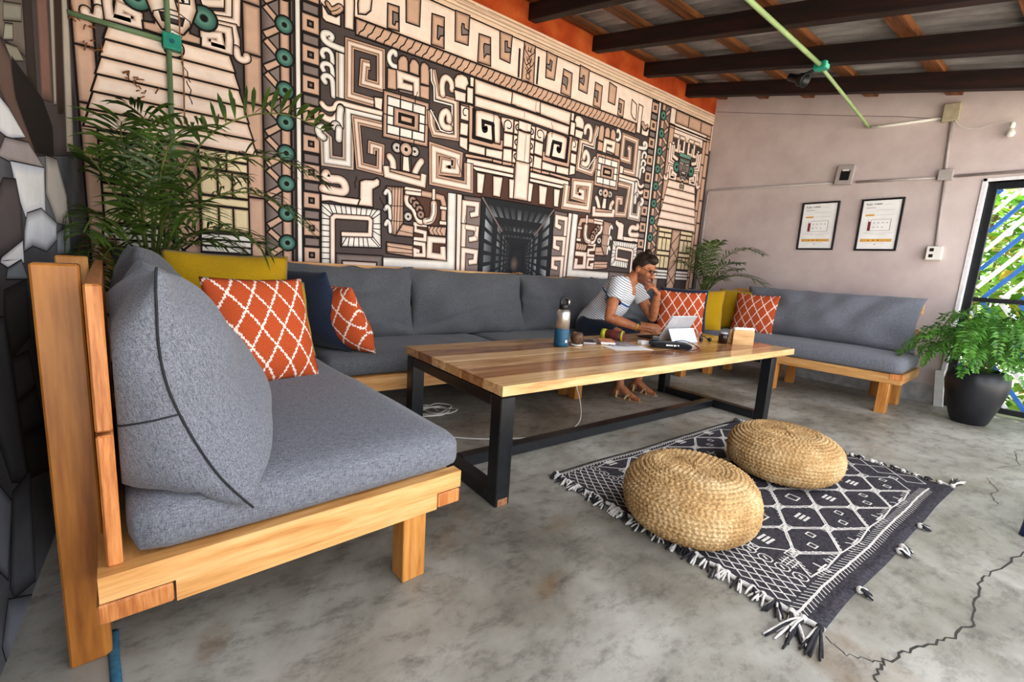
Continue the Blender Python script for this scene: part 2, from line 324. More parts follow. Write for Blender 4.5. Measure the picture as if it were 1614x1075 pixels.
# ------------------------------------------------------------------ the painted mural on the back wall
MURAL = """Bp0 1370,2864 1454,2871 1458,2709 1370,2702
Bg0 1410,2824 1450,2824 1454,2771 1432,2768 1424,2740 1411,2742
Bp0 1510,2967 1624,2985 1621,2796 1515,2791
Bp0 1724,2920 1828,2929 1835,2708 1726,2705
Bg0 1776,2853 1828,2855 1828,2799 1800,2789 1786,2757 1776,2761
Bp0 1926,3014 2057,3021 2053,2800 1934,2794
Bg0 1992,2941 2008,2941 2010,2913 2050,2906 2052,2880 1993,2860 1987,2905
Bp0 2155,2919 2268,2926 2283,2710 2154,2705
Bg0 2210,2861 2270,2868 2275,2798 2234,2790 2214,2757 2205,2834
Bp0 2360,3008 2490,3014 2482,2792 2375,2797
Bg0 2419,2946 2442,2953 2445,2909 2483,2906 2480,2878 2425,2865
Lk10 2574,2942 2578,2702
Lk10 2585,2941 2589,2705
Bp0 2659,3011 2752,3013 2760,2689 2667,2703
Lk9 2667,2947 2703,2952 2705,2982
Lk9 2738,2985 2746,2956 2695,2909 2672,2863
Lk9 2662,2828 2710,2866 2718,2900
Lk9 2746,2877 2739,2851 2684,2795 2670,2768
Lk9 2666,2751 2707,2786 2727,2808
Lk9 2674,2721 2707,2722 2715,2749
Bc0 912,2695 933,2672 951,2648 1003,2646 1033,2674 1034,2599 937,2597 914,2613
Bc0 1056,2888 1126,2897 1127,2772 1124,2603 1062,2600 1062,2740
Rp26 947,2711 974,2686 1002,2701 1026,2722 1040,2714 1017,2686 984,2666
Bc0 1154,2786 1157,2722 1208,2735 1243,2773 1250,2844 1249,2912 1166,2881
Rw40 1075,2455 1012,2458 951,2466 923,2486 925,2516 951,2526 974,2518 970,2501
Rw30 980,2349 974,2401 951,2421 923,2415 911,2391 920,2371
Rw30 982,2265 974,2320 951,2333 923,2327 912,2304 923,2282
Rw34 988,2138 981,2225 967,2252 936,2255 918,2234 932,2212
Dw74 1041,2426 1042,2137
Dc60 1274,2165 1097,2167 1097,2512 1323,2520 1328,2284 1196,2282 1204,2408 1243,2410
Bc0 1278,2205 1343,2212 1338,2126 1284,2133
Dw78 1337,2073 1090,2066 1092,1700 943,1695 938,1838 898,1865
Rw44 919,1846 893,1864 886,1893 910,1912
Dc56 1340,2015 1145,2014 1177,1700 1332,1689 1334,1859 1266,1863 1264,1802
Rc34 1334,2104 1119,2101 1044,2102 1011,2090 991,2057 955,2043 927,2051 910,2068
Rc42 1038,2073 1024,2030 995,1988 967,1975 935,1978 913,1992
Rw46 1036,2064 1030,2008 1032,1944
Kw32 1004,1940
Rw44 1026,1926 1024,1856
G-0 1350,2262 1723,2281 1720,1944 1348,1938
Rw34 1436,2540 1431,2555 1408,2552 1388,2521 1391,2482 1412,2461 1443,2458
Bp0 1457,2440 1455,2505 1473,2539 1497,2552 1520,2549 1535,2525 1538,2448
Bp0 1548,2449 1547,2507 1564,2546 1588,2555 1613,2543 1628,2523 1628,2446
Bp0 1642,2397 1638,2513 1647,2545 1672,2557 1703,2544 1717,2514 1718,2398
Bp0 1375,2432 1445,2438 1449,2296 1376,2289
Bp0 1638,2385 1719,2393 1722,2294 1641,2295
Sc52 1613,2297 1608,2409 1474,2411 1478,2338 1577,2341
Bg0 1470,2308 1581,2316 1581,2295 1470,2291
Dc58 1739,2525 1769,2425 1791,2334 1959,2336 1974,2072 1776,2058 1750,2115 1738,2219
Sw13 1730,2527 1736,2442 1759,2409 1766,2303 1927,2308 1940,2102 1907,2090 1831,2092 1802,2140 1736,2227
Rc48 1838,2368 1830,2424 1838,2475 1866,2500 1902,2488 1920,2452 1919,2427
Rc52 1916,2129 1864,2127 1836,2166 1844,2218 1878,2246 1901,2222 1906,2184
Bc0 1945,2450 1939,2511 1962,2549 2006,2566 2057,2558 2077,2513 2056,2480 2054,2452
Bc0 1940,2431 2053,2433 2054,2360 1955,2353
Bc0 2086,2570 2123,2571 2124,2498 2089,2498
Bc0 2061,2485 2123,2488 2126,2364 2065,2363
Bp0 2006,2344 2127,2346 2087,2327 2093,2218 2013,2220
Bc0 2007,2330 2087,2331 2093,2220 2013,2220
Bc0 2011,2197 2089,2200 2088,2101 2011,2099
Bc0 2009,2083 2089,2085 2092,1983 2013,2005
Rk10 2062,2261 2040,2262 2034,2295 2053,2316 2082,2314 2093,2286 2090,2229
Bc0 2131,2568 2554,2567 2559,2461 2138,2448
Bc0 2568,2566 2852,2569 2858,2466 2573,2459
Bc0 2139,2436 2710,2446 2714,2367 2144,2352
Bp0 2088,2354 2133,2348 2132,2102 2356,2102 2423,2101 2433,2148 2456,2140 2454,2058 2102,2055
Bc0 2158,2324 2211,2336 2383,2339 2414,2312 2426,2109 2362,2103 2165,2102 2154,2290
Sk34 2136,2337 2149,2106 2343,2104
Sk34 2355,2100 2339,2232 2333,2254 2234,2254 2237,2214
Rk34 2237,2209 2248,2180 2269,2189 2269,2211
Bc0 2423,2334 2559,2345 2560,2228 2463,2220 2421,2304
Rk11 2462,2239 2458,2293 2488,2322 2528,2314 2537,2281 2519,2256 2493,2258
Bc0 2566,2337 2654,2342 2656,2233 2570,2225
Bc0 2568,2215 2654,2219 2657,2100 2569,2092
Bc0 2570,2078 2654,2080 2654,1977 2568,1975
Cw20 2611,2287
Cw20 2611,2158
Cw20 2611,2035
Bc0 2457,2210 2559,2215 2562,2101 2461,2093
Bc0 2462,2078 2559,2087 2565,1974 2462,1972
Bc0 2664,2350 2765,2351 2761,2279 2660,2270
Bc0 2661,2260 2765,2265 2770,1971 2664,1976
Bc0 2103,2047 2269,2044 2270,1978 2101,1978
Bc0 2278,2042 2456,2051 2455,1977 2279,1977
Bp0 2073,1959 2352,1966 2349,1945 2074,1930
Bp0 2355,1965 2456,1965 2455,1939 2355,1942
Bp0 2461,1965 2569,1969 2567,1944 2462,1937
Bp0 2571,1968 2638,1961 2634,1941 2572,1939
Bc0 2092,1924 2633,1931 2638,1879 2083,1876
Bc0 2122,1869 2638,1873 2641,1843 2190,1838
Bc0 2645,1961 2784,1966 2787,1676 2651,1671
Bc0 2197,1826 2281,1824 2266,1656 2207,1654
Bc0 2367,1825 2476,1829 2457,1652 2378,1654
Bc0 2545,1828 2632,1835 2641,1658 2558,1658
Dc86 2109,1884 2120,1689 1787,1696 1777,1939 2003,1922 2000,1799 1871,1790 1875,1851 1938,1851
Bg0 1496,1841 1575,1842 1588,1724 1497,1725
Bc0 1513,1837 1560,1837 1574,1721 1510,1724
Cw34 1461,1884
Cw34 1609,1884
Cc46 1537,1886
Rc50 1435,1723 1429,1777 1404,1808
Rc50 1617,1728 1645,1785 1670,1821
Bp0 1403,1719 1681,1711 1672,1678 1404,1675
Sc50 1377,1733 1387,1673 1688,1648 1694,1726
Rc58 938,1605 933,1582 964,1573 1029,1576 1062,1556 1070,1510 1029,1491 916,1499
Bc0 1179,1589 1216,1608 1281,1615 1308,1633 1330,1619 1328,1582 1276,1545 1279,1416 1161,1414 1178,1479
Bc0 901,1462 953,1459 1095,1460 1178,1461 1161,1413 1032,1412 965,1420 904,1410
Bw0 904,1396 1339,1401 1348,1115 1045,1102 1047,1174 1280,1195 1278,1333 981,1328 964,1297 964,946 902,943
Lk7 904,1385 976,1327
Lk7 904,1335 962,1305
Lk7 904,1290 963,1291
Lk7 903,1245 964,1246
Lk7 903,1205 964,1205
Lk7 903,1164 964,1166
Lk7 903,1124 964,1126
Lk7 903,1086 964,1087
Lk7 903,1046 964,1047
Lk7 903,1004 964,1004
Lk7 951,1400 984,1328
Lk7 993,1399 1012,1336
Lk7 1038,1400 1050,1334
Lk7 1072,1401 1081,1336
Lk7 1110,1400 1117,1339
Lk7 1155,1403 1155,1342
Lk7 1191,1402 1185,1343
Lk7 1233,1404 1225,1343
Lk7 1276,1401 1253,1340
Lk7 1314,1400 1265,1336
Lk7 1340,1376 1278,1327
Lk7 1344,1298 1281,1291
Lk7 1345,1255 1285,1255
Lk7 1344,1207 1282,1237
Lk7 1341,1130 1280,1195
Lk7 1267,1181 1332,1120
Lk7 1236,1185 1249,1113
Lk7 1205,1182 1212,1108
Lk7 1172,1179 1176,1108
Lk7 1139,1176 1133,1104
Lk7 1103,1179 1092,1104
Lk7 1085,1177 1048,1110
Sc32 982,947 981,1299 998,1315 1247,1328 1262,1313 1259,1205 1046,1192
Bg0 1006,1047 1359,1052 1361,941 1006,925
Bc0 1051,997 1314,998 1312,939 1051,927
Sw78 1370,1002 1976,1008 1959,1614
Bc0 2007,1619 2058,1618 2069,964 2029,962
Bp0 1394,1161 1620,1152 1622,1060 1396,1080
Lk7 1395,1131 1621,1116
Lk7 1396,1089 1622,1088
Sc32 1736,1327 1631,1326 1632,1277 1721,1266 1724,1209 1622,1208
Sc34 1623,1174 1712,1169 1720,1081 1639,1079 1637,1117 1676,1109
Sc52 1914,1217 1768,1215 1767,1085 1899,1077 1891,1164
Bp0 1741,1322 1918,1331 1912,1253 1761,1253
Lk7 1775,1324 1753,1286 1780,1249
Lk7 1810,1327 1787,1290 1815,1252
Lk7 1846,1331 1822,1293 1851,1255
Lk7 1881,1335 1858,1296 1886,1258
Bp0 1382,1585 1521,1597 1529,1315 1464,1220 1412,1237
Lk6 1428,1588 1428,1238
Lk6 1451,1591 1451,1230
Lk6 1478,1593 1471,1239
Lk6 1502,1595 1497,1267
Lk6 1374,1440 1529,1453
Lk6 1379,1329 1528,1333
Bp0 1467,1222 1522,1314 1619,1308 1617,1220
Lk6 1494,1261 1617,1247
Rw28 1415,1461 1410,1532 1390,1554 1374,1530
Rw28 1418,1347 1410,1418 1391,1435 1376,1410
Rw28 1421,1245 1415,1303 1396,1324 1382,1296
Cw32 1568,1378
Rc44 1551,1527 1561,1477 1611,1443 1641,1387 1668,1352 1710,1357
Cp30 1604,1508
Cp30 1634,1479
Cp30 1664,1446
Cp30 1678,1406
Rc30 1545,1591 1676,1589
Rc30 1550,1563 1677,1566
Sp46 1681,1574 1796,1571 1867,1563 1885,1515 1887,1353
Sc26 1787,1624 1789,1532
Sc26 1852,1484 1911,1484
Sc30 1853,1361 1913,1362
Rc54 1792,1507 1793,1427 1769,1371 1722,1358
Lk6 1777,1505 1776,1425 1756,1385 1722,1372
Lk6 1806,1509 1807,1425 1783,1365 1727,1345
Bg0 2072,1614 2262,1618 2300,955 2094,958
Sc46 2085,1375 2084,1553 2215,1557 2214,1475 2150,1458
Sc46 2091,1172 2089,1353 2222,1348 2218,1263 2148,1247
Sc46 2097,958 2095,1151 2225,1143 2222,1059 2156,1048
====
Sc46 338,2611 341,2489 233,2458
Sc40 375,2603 368,2430 295,2412
Sc40 415,2618 407,2408 294,2389
Sc40 293,2363 389,2372 402,2312 402,2239
Rc40 402,2255 411,2213 434,2203 457,2215 458,2231
Sc40 292,2341 362,2347 366,2300 362,2235 239,2236 239,2283 313,2303 322,2254 271,2254
Ct62 240,2374
Bp0 103,2284 162,2307 167,2267 219,2260 217,2221 100,2215"""
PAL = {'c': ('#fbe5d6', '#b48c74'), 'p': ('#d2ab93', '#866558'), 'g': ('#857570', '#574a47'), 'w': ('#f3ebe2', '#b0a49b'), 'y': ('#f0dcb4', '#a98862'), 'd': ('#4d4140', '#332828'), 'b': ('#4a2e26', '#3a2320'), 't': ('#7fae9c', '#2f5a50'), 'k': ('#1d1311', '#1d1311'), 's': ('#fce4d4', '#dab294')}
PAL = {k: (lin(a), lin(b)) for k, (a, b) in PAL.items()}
INK = lin('#1a110f')
class Paint:
    def __init__(s): s.v = []; s.f = []; s.c = []; s.n = 0
    def y(s): s.n += 1; return YB-.0004-s.n*.000016
    def add(s, pts, cols, faces, y):
        o = len(s.v); s.v += [(p[0], y, p[1]) for p in pts]; s.c += cols; s.f += [tuple(i+o for i in f) for f in faces]
    def loopring(s, A, B, ca, cb, y):
        n = len(A); s.add(A+B, [ca]*n+[cb]*n, [(i, (i+1) % n, n+(i+1) % n, n+i) for i in range(n)], y)
    def inset(s, P, d):
        n = len(P); A = sum(P[i][0]*P[(i+1) % n][1]-P[(i+1) % n][0]*P[i][1] for i in range(n)); sg = 1 if A > 0 else -1; out = []
        for i in range(n):
            a, b, c = Vector(P[i-1]), Vector(P[i]), Vector(P[(i+1) % n]); d1 = (b-a); d2 = (c-b)
            d1 = d1.normalized() if d1.length > 1e-7 else Vector((1, 0)); d2 = d2.normalized() if d2.length > 1e-7 else d1
            n1 = Vector((-d1.y, d1.x))*sg; n2 = Vector((-d2.y, d2.x))*sg; m = n1+n2; L = m.length
            m = m/L if L > 1e-5 else n1; k = d/max(.45, m.dot(n1)); out.append((b.x+m.x*k, b.y+m.y*k))
        return out
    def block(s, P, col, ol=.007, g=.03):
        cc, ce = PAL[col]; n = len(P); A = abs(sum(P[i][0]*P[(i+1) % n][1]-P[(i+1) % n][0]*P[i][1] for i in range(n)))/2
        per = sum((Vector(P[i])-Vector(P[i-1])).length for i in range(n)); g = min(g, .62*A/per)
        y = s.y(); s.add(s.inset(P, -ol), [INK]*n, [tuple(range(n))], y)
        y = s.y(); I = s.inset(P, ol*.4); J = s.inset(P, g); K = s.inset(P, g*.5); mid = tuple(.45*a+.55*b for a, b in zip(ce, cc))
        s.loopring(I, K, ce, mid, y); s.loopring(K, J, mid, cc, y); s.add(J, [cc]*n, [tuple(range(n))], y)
    def offs(s, P, d):
        out = []
        for i, p in enumerate(P):
            a = Vector(P[max(i-1, 0)]); b = Vector(p); c = Vector(P[min(i+1, len(P)-1)])
            d1 = (b-a) if i else (c-b); d2 = (c-b) if i < len(P)-1 else d1
            d1 = d1.normalized(); d2 = d2.normalized(); n1 = Vector((-d1.y, d1.x)); n2 = Vector((-d2.y, d2.x)); m = n1+n2; m = m.normalized() if m.length > 1e-4 else n1
            k = d/max(.55, m.dot(n1)); out.append((b.x+m.x*k, b.y+m.y*k))
        return out
    def strip(s, P, prof, y):
        R = [s.offs(P, d) for d, _ in prof]; n = len(P)
        for k in range(len(prof)-1):
            if abs(prof[k][0]-prof[k+1][0]) < 1e-7: continue
            s.add(R[k]+R[k+1], [prof[k][1]]*n+[prof[k+1][1]]*n, [(i, i+1, n+i+1, n+i) for i in range(n-1)], y)
    def ext(s, P, d):
        a, b = Vector(P[0]), Vector(P[1]); p = a-(b-a).normalized()*d; e, f = Vector(P[-1]), Vector(P[-2]); q = e+(e-f).normalized()*d
        return [tuple(p)]+list(P[1:-1])+[tuple(q)]
    def disc(s, c, r, col, ce=None, y=None, n=20, r2=None):
        y = y or s.y(); pts = [(c[0], c[1])]+[(c[0]+r*math.cos(2*PI*i/n), c[1]+(r2 or r)*math.sin(2*PI*i/n)) for i in range(n)]
        s.add(pts, [col]+[ce or col]*n, [(0, 1+i, 1+(i+1) % n) for i in range(n)], y)
    def stroke(s, P, w, col, round_=False, dbl=False, ol=.007):
        h = w/2; cc, ce = PAL[col]
        if col == 'k':
            y = s.y(); s.strip(P, [(-h, INK), (h, INK)], y)
            if round_: s.disc(P[0], h, INK, y=y, n=10); s.disc(P[-1], h, INK, y=y, n=10)
            return
        y = s.y(); s.strip(s.ext(P, 0 if round_ else ol), [(-h-ol, INK), (h+ol, INK)], y)
        if round_: s.disc(P[0], h+ol, INK, y=y+.000004, n=14); s.disc(P[-1], h+ol, INK, y=y+.000004, n=14)
        if round_: s.disc(P[0], h, cc, ce, y=s.y(), n=14); s.disc(P[-1], h, cc, ce, y=s.y(), n=14)
        y = s.y(); g = min(.02, h*.6)
        if dbl:
            t = h*.62; tan = PAL['p'][0]; s.strip(P, [(-h, ce), (-h+(h-t)*.5, tan), (-t, ce), (-t, INK), (-t+.0035, INK), (-t+.0035, ce), (-t+.018, cc), (t-.018, cc), (t-.0035, ce), (t-.0035, INK), (t, INK), (t, ce), (h-(h-t)*.5, tan), (h, ce)], y)
        else:
            s.strip(P, [(-h, ce), (-h+g, cc), (h-g, cc), (h, ce)], y)
    def line(s, P, w): s.strip(P, [(-w/2, INK), (w/2, INK)], s.y())
    def ringdisc(s, c, r, col, hole=.33):
        cc, ce = PAL[col]; s.disc(c, r+.012, INK); s.disc(c, r, cc, ce); s.disc(c, r*(hole+.08), ce); s.disc(c, r*hole, INK)
    def rect(s, u0, u1, z0, z1, col, **k): s.block([(u0, z0), (u1, z0), (u1, z1), (u0, z1)], col, **k)
    def flat(s, u0, u1, z0, z1, col): s.add([(u0, z0), (u1, z0), (u1, z1), (u0, z1)], [col]*4, [(0, 1, 2, 3)], s.y())
    def build(s, name, mat, parent):
        me = bpy.data.meshes.new(name); me.from_pydata(s.v, [], s.f); a = me.color_attributes.new('Col', 'FLOAT_COLOR', 'POINT')
        for i, c in enumerate(s.c): a.data[i].color = c
        me.materials.append(M[mat]); o = bpy.data.objects.new(name, me); COL.objects.link(o); o.parent = parent; return o
attrmat('mural_paint', rough=.8, spec=.2, grain=.16)
AX = 2.69
PT = Paint(); random.seed(11)
PT.flat(XL, XR, 0, 3.14, lin('#4f4442'))
# frieze, trim and rope
PT.rect(XL, XR, 2.69, 3.012, 's'); PT.flat(XL, XR, 3.012, 3.142, lin('#f0cfb3'))
for z, w_, c in ((3.012, .012, '#1a110f'), (3.052, .005, '#8a6a56'), (3.066, .012, '#f6dcc0'), (3.085, .004, '#7a5a48'), (3.115, .006, '#a58068'), (3.13, .01, '#f3d5b8')):
    PT.flat(XL, XR, z-w_/2, z+w_/2, lin(c))
for i in range(40):
    u = random.uniform(XL, XR-.4); z = random.choice((3.03, 3.055, 3.075, 3.1, 3.12)); PT.flat(u, u+random.uniform(.15, .6), z, z+.004, lin('#9a745e'))
PT.rect(1.14, 4.24, 2.58, 2.69, 'p', g=.02)
k = 0
while 1.14+k*.0615 < 4.30:
    u = 1.14+k*.0615; k += 1
    PT.line([tuple(p[:2]) for p in smoothpath([(u+.022, 2.688, 0), (u+.004, 2.655, 0), (u-.008, 2.63, 0), (u-.035, 2.605, 0), (u-.042, 2.582, 0)], 3) if 1.14 < p[0] < 4.24], .009) if 1.2 < u < 4.26 else None
PT.line([(1.14, 2.58), (4.24, 2.58)], .014); PT.line([(1.0, 2.69), (4.36, 2.69)], .014)
# brown recess behind the teeth
PT.flat(2.18, 3.2, 1.58, 1.95, lin('#563a30')); PT.flat(1.62, 1.98, 1.05, 1.62, lin('#5a3c31')); PT.flat(3.4, 3.76, 1.05, 1.62, lin('#5a3c31'))
def tiles(u0, u1, z0, z1):
    PT.rect(u0, u1, z0, z1, 'p', g=.02); W_, H_ = u1-u0, z1-z0; a = .085*W_; b_ = .1*H_
    for t in (.36, .68): PT.line([(u0+W_*t, z0), (u0+W_*t, z1)], .008)
    PT.line([(u0, (z0+z1)/2), (u1, (z0+z1)/2)], .008)
    i0, i1, j0, j1 = u0+a, u1-a, z0+b_, z1-b_; w3 = (i1-i0)/3; h4 = (j1-j0)/4
    for i in range(3):
        PT.rect(i0+w3*i, i0+w3*(i+1), j1-h4, j1, 'w', g=.012); PT.rect(i0+w3*i, i0+w3*(i+1), j0, j0+h4, 'w', g=.012)
    for jj in range(2):
        PT.rect(i0, i0+w3*.5, j0+h4*(1+jj), j0+h4*(2+jj), 'w', g=.012); PT.rect(i1-w3*.5, i1, j0+h4*(1+jj), j0+h4*(2+jj), 'w', g=.012)
    PT.rect(i0+w3*.5, i1-w3*.5, j0+h4, j1-h4, 'p', g=.025); cu, cz = (u0+u1)/2, (z0+z1)/2
    PT.rect(cu-w3*.6, cu+w3*.6, cz-h4*.5, cz+h4*.5, 'k'); PT.rect(cu-w3*.45, cu+w3*.45, cz-h4*.3, cz+h4*.3, 'p', g=.01)
def draw(text, mir=None, du=0):
    for ln in text.strip().split('\n'):
        t = ln.split(); kind, col, wd = t[0][0], t[0][1], float(t[0][2:] or 0)/1000
        P = [(float(a.split(',')[0])/1000+du, float(a.split(',')[1])/1000) for a in t[1:]]
        if mir is not None: P = [(2*mir-u, z) for u, z in P]
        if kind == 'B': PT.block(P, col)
        elif kind == 'S': PT.stroke(P, wd, col)
        elif kind == 'D': PT.stroke(P, wd, col, dbl=True)
        elif kind == 'R': PT.stroke([tuple(q[:2]) for q in smoothpath([(u, z, 0) for u, z in P], 5)], wd, col, round_=True)
        elif kind == 'L': PT.line(P, wd)
        elif kind == 'C': PT.ringdisc(P[0], wd, col, .3)
        elif kind == 'K': PT.disc(P[0], wd+.008, INK); PT.disc(P[0], wd, *PAL[col])
        elif kind == 'G':
            us = [p[0] for p in P]; zs = [p[1] for p in P]; tiles(sum(sorted(us)[:2])/2, sum(sorted(us)[2:])/2, sum(sorted(zs)[:2])/2, sum(sorted(zs)[2:])/2)
half_txt, mask_txt = MURAL.split('====')
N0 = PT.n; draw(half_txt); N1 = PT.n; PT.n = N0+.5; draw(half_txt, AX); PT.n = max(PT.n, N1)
for cu in (2.69,):
    PT.rect(2.607, 2.773, 1.66, 2.0, 'c')
# painted tunnel
u0, u1, zt = 2.262, 3.118, 1.625; PT.flat(u0-.012, u1+.012, .6, zt+.012, INK); PT.flat(u0, u1, .6, zt, lin('#26272a'))
vu, vz = AX, 1.12
def grey(a): a = max(0, min(1, a)); return lin('#%02x%02x%02x' % (int(28+150*a), int(29+152*a), int(31+154*a)))
N = 9
dep = [1/(1+.62*i) for i in range(N+1)]
for k in range(N):
    a, b_ = dep[k], dep[k+1]; mid = (a*.72+b_*.28, a*.22+b_*.78); br = (1-k/N)**1.4
    for s_ in (-1, 1):                                   # side walls
        X0 = u1 if s_ > 0 else u0
        for r_ in range(9):
            zz0 = zt-(zt-.55)*(r_+.2)/9; zz1 = zt-(zt-.55)*(r_+.82)/9
            f = lambda d, zz: (vu+(X0-vu)*d, vz+(zz-vz)*d)
            q = [f(mid[0], zz0), f(mid[1], zz0), f(mid[1], zz1), f(mid[0], zz1)]; c0 = grey(br*random.uniform(.45, 1)); c1 = grey(br*.25)
            PT.add(q, [c0, c1, c1, c0], [(0, 1, 2, 3)], PT.y())
    for r_ in range(9):                                  # ceiling
        uu0 = u0+(u1-u0)*(r_+.2)/9; uu1 = u0+(u1-u0)*(r_+.8)/9; f = lambda d, uu: (vu+(uu-vu)*d, vz+(zt-vz)*d)
        br2 = br*(.75 if k < 3 else .3); q = [f(mid[0], uu0), f(mid[0], uu1), f(mid[1], uu1), f(mid[1], uu0)]; c0 = grey(br2*random.uniform(.35, .9)); c1 = grey(br2*.15)
        PT.add(q, [c1, c1, c0, c0], [(0, 1, 2, 3)], PT.y())
PT.disc((vu-.03, 1.06), .05, lin('#6b5850'), lin('#26272a'), r2=.08)
for s_ in (-1, 1):
    X0 = u1 if s_ > 0 else u0; PT.stroke([(X0, zt), (vu+(X0-vu)*.45, vz+(zt-vz)*.45)], .016, 'g', ol=.002)
# square-and-bar strip, white stripe, ring column, brick columns, stepped towers: once for each side
def side(fx):
    def rc(a, b_, z0, z1, col, **k):
        a, b_ = fx(a), fx(b_); PT.rect(min(a, b_), max(a, b_), z0, z1, col, **k)
    def ln(p, w_): PT.line([(fx(a), z) for a, z in p], w_)
    def bl(p, col, **k): PT.block([(fx(a), z) for a, z in p], col, **k)
    rc(.78, .897, .6, 3.005, 'd')
    for i in range(14):
        z = 2.929-i*.1905
        rc(.784, .894, z-.055, z+.055, 'p', g=.012); rc(.823, .853, z-.016, z+.016, 'k'); rc(.828, .848, z-.011, z+.011, 'g', g=.003); rc(.79, .89, z-.126, z-.07, 'g', g=.015)
    rc(.742, .775, .6, 3.005, 'w', g=.012); rc(.546, .738, .6, 3.005, 'g', g=.05); ln([(.73, .6), (.73, 3.0)], .006); ln([(.715, .6), (.715, 3.0)], .008)
    rc(.65, .707, .6, 3.005, 'p', g=.02)
    for i in range(13):
        z = 2.884-i*.1985
        bl([(.553, z+.062), (.577, z+.088), (.652, z+.022), (.628, z-.006)], 'p', g=.01); bl([(.55, z-.078), (.573, z-.112), (.65, z-.052), (.632, z-.02)], 'p', g=.01)
        PT.ringdisc((fx(.678), z), .048, 't', .3)
    for i in range(9): rc(.443, .54, 2.83-i*.2915-.285, 2.83-i*.2915, 'p', g=.045)
    for i in range(9): rc(-.345, -.262, 2.92-i*.29-.284, 2.92-i*.29, 'p', g=.045)
    for i in range(9): rc(-.262, -.19, 2.78-i*.29-.284, 2.78-i*.29, 'p', g=.04) if fx(0) > 3 else None
    for i, (a, b_) in enumerate(((-.345, -.1), (-.1, .17), (.17, .44))): rc(a, b_, 2.86, 3.0, 'p', g=.04)
    ln([(-.345, 2.82), (.54, 2.82)], .02); ln([(-.345, 2.79), (.54, 2.79)], .01)
    cu = .085 if fx(0) < 3 else .16
    for sgn in (-1, 1):
        f2 = lambda a: cu+sgn*a
        for a, b_ in ((.05, .15), (.17, .28)):
            PT.stroke([(fx(f2(a)), 2.72), (fx(f2(a)), 2.56), (fx(f2(b_-.01)), 2.56), (fx(f2(b_-.01)), 2.64)], .04, 'c')
            PT.stroke([(fx(f2(a)), 2.72), (fx(f2(b_)), 2.72)], .04, 'c')
    for i in range(6):
        zt_ = 2.205-i*.0945; hw = .295+.022*i; dz = .088
        bl([(cu-hw+.015, zt_), (cu+hw-.015, zt_), (cu+hw+.012, zt_-dz), (cu-hw-.012, zt_-dz)], 's', g=.03)
    PT.disc((fx(cu), 2.165), .055, INK); PT.disc((fx(cu), 2.165), .046, lin('#cbb39a')); PT.disc((fx(cu)-.018, 2.165), .026, INK); PT.disc((fx(cu)+.018, 2.165), .026, INK)
    for a in (-.018, .018): PT.disc((fx(cu)+a, 2.165), .018, lin('#8e8578'))
    for sgn in (-1, 1):
        for (a0, a1, z0, z1) in ((.10, .36, 1.585, 1.63), (.10, .24, 1.52, 1.575), (.245, .36, 1.52, 1.575), (.10, .19, 1.36, 1.51), (.195, .27, 1.36, 1.51), (.275, .36, 1.36, 1.51), (.10, .36, 1.30, 1.35), (.10, .19, 1.14, 1.29), (.195, .27, 1.14, 1.29), (.275, .36, 1.14, 1.29)):
            rc(cu+sgn*a0, cu+sgn*a1, z0, z1, 'y', g=.03)
        for q in range(3): rc(cu+sgn*.09, cu+sgn*.37, 1.085-q*.04, 1.12-q*.04, 'w', g=.012)
    rc(cu-.09, cu+.09, .6, 1.63, 'p', g=.04)
    for q in range(6): ln([(cu-.09, 1.6-q*.17), (cu+.09, 1.43-q*.17)], .012); ln([(cu+.09, 1.6-q*.17), (cu-.09, 1.43-q*.17)], .012) if q % 2 else None
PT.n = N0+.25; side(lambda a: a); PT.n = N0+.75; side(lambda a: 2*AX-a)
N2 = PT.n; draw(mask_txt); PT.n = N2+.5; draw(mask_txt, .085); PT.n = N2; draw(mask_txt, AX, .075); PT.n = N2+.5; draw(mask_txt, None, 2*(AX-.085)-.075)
for cu in (.085, 2*AX-.16):                              # mask faces
    fc = 'g' if cu > 3 else 'c'
    PT.block([(cu-.11, 2.50), (cu+.11, 2.50), (cu+.12, 2.40), (cu+.09, 2.31), (cu+.05, 2.25), (cu-.05, 2.25), (cu-.09, 2.31), (cu-.12, 2.40)], fc)
    for q in range(7): PT.block([(cu-.12+q*.034, 2.505), (cu-.09+q*.034, 2.505), (cu-.088+q*.034, 2.55), (cu-.122+q*.034, 2.55)], 't' if cu > 3 else 'p', ol=.004)
    PT.stroke([(cu-.10, 2.475), (cu, 2.462), (cu+.10, 2.475)], .016, 't' if cu > 3 else 'p', ol=.004)
    for sgn in (-1, 1):
        PT.block([(cu+sgn*.025, 2.435), (cu+sgn*.085, 2.448), (cu+sgn*.085, 2.425), (cu+sgn*.03, 2.415)], 'w', ol=.006); PT.disc((cu+sgn*.055, 2.43), .009, INK)
        PT.line([(cu+sgn*.03, 2.36), (cu+sgn*.085, 2.33), (cu+sgn*.09, 2.29)], .006)
    PT.block([(cu-.012, 2.44), (cu+.012, 2.44), (cu+.03, 2.365), (cu-.03, 2.365)], fc, ol=.005)
    PT.block([(cu-.055, 2.335), (cu+.055, 2.335), (cu+.045, 2.295), (cu-.045, 2.295)], 'd', ol=.006); PT.block([(cu-.04, 2.335), (cu+.04, 2.335), (cu+.036, 2.32), (cu-.036, 2.32)], 'w', ol=.002)
    PT.stroke([(cu-.04, 2.235), (cu, 2.25), (cu+.04, 2.235)], .014, 'w', ol=.004)
PT.n = max(PT.n, N1)+1
def crackline(u, z, n=6, s_=.03):
    p = [(u, z)]
    for i in range(n): p.append((p[-1][0]+random.uniform(-.4, .6)*s_, p[-1][1]-random.uniform(.3, 1)*s_))
    PT.line(p, .005)
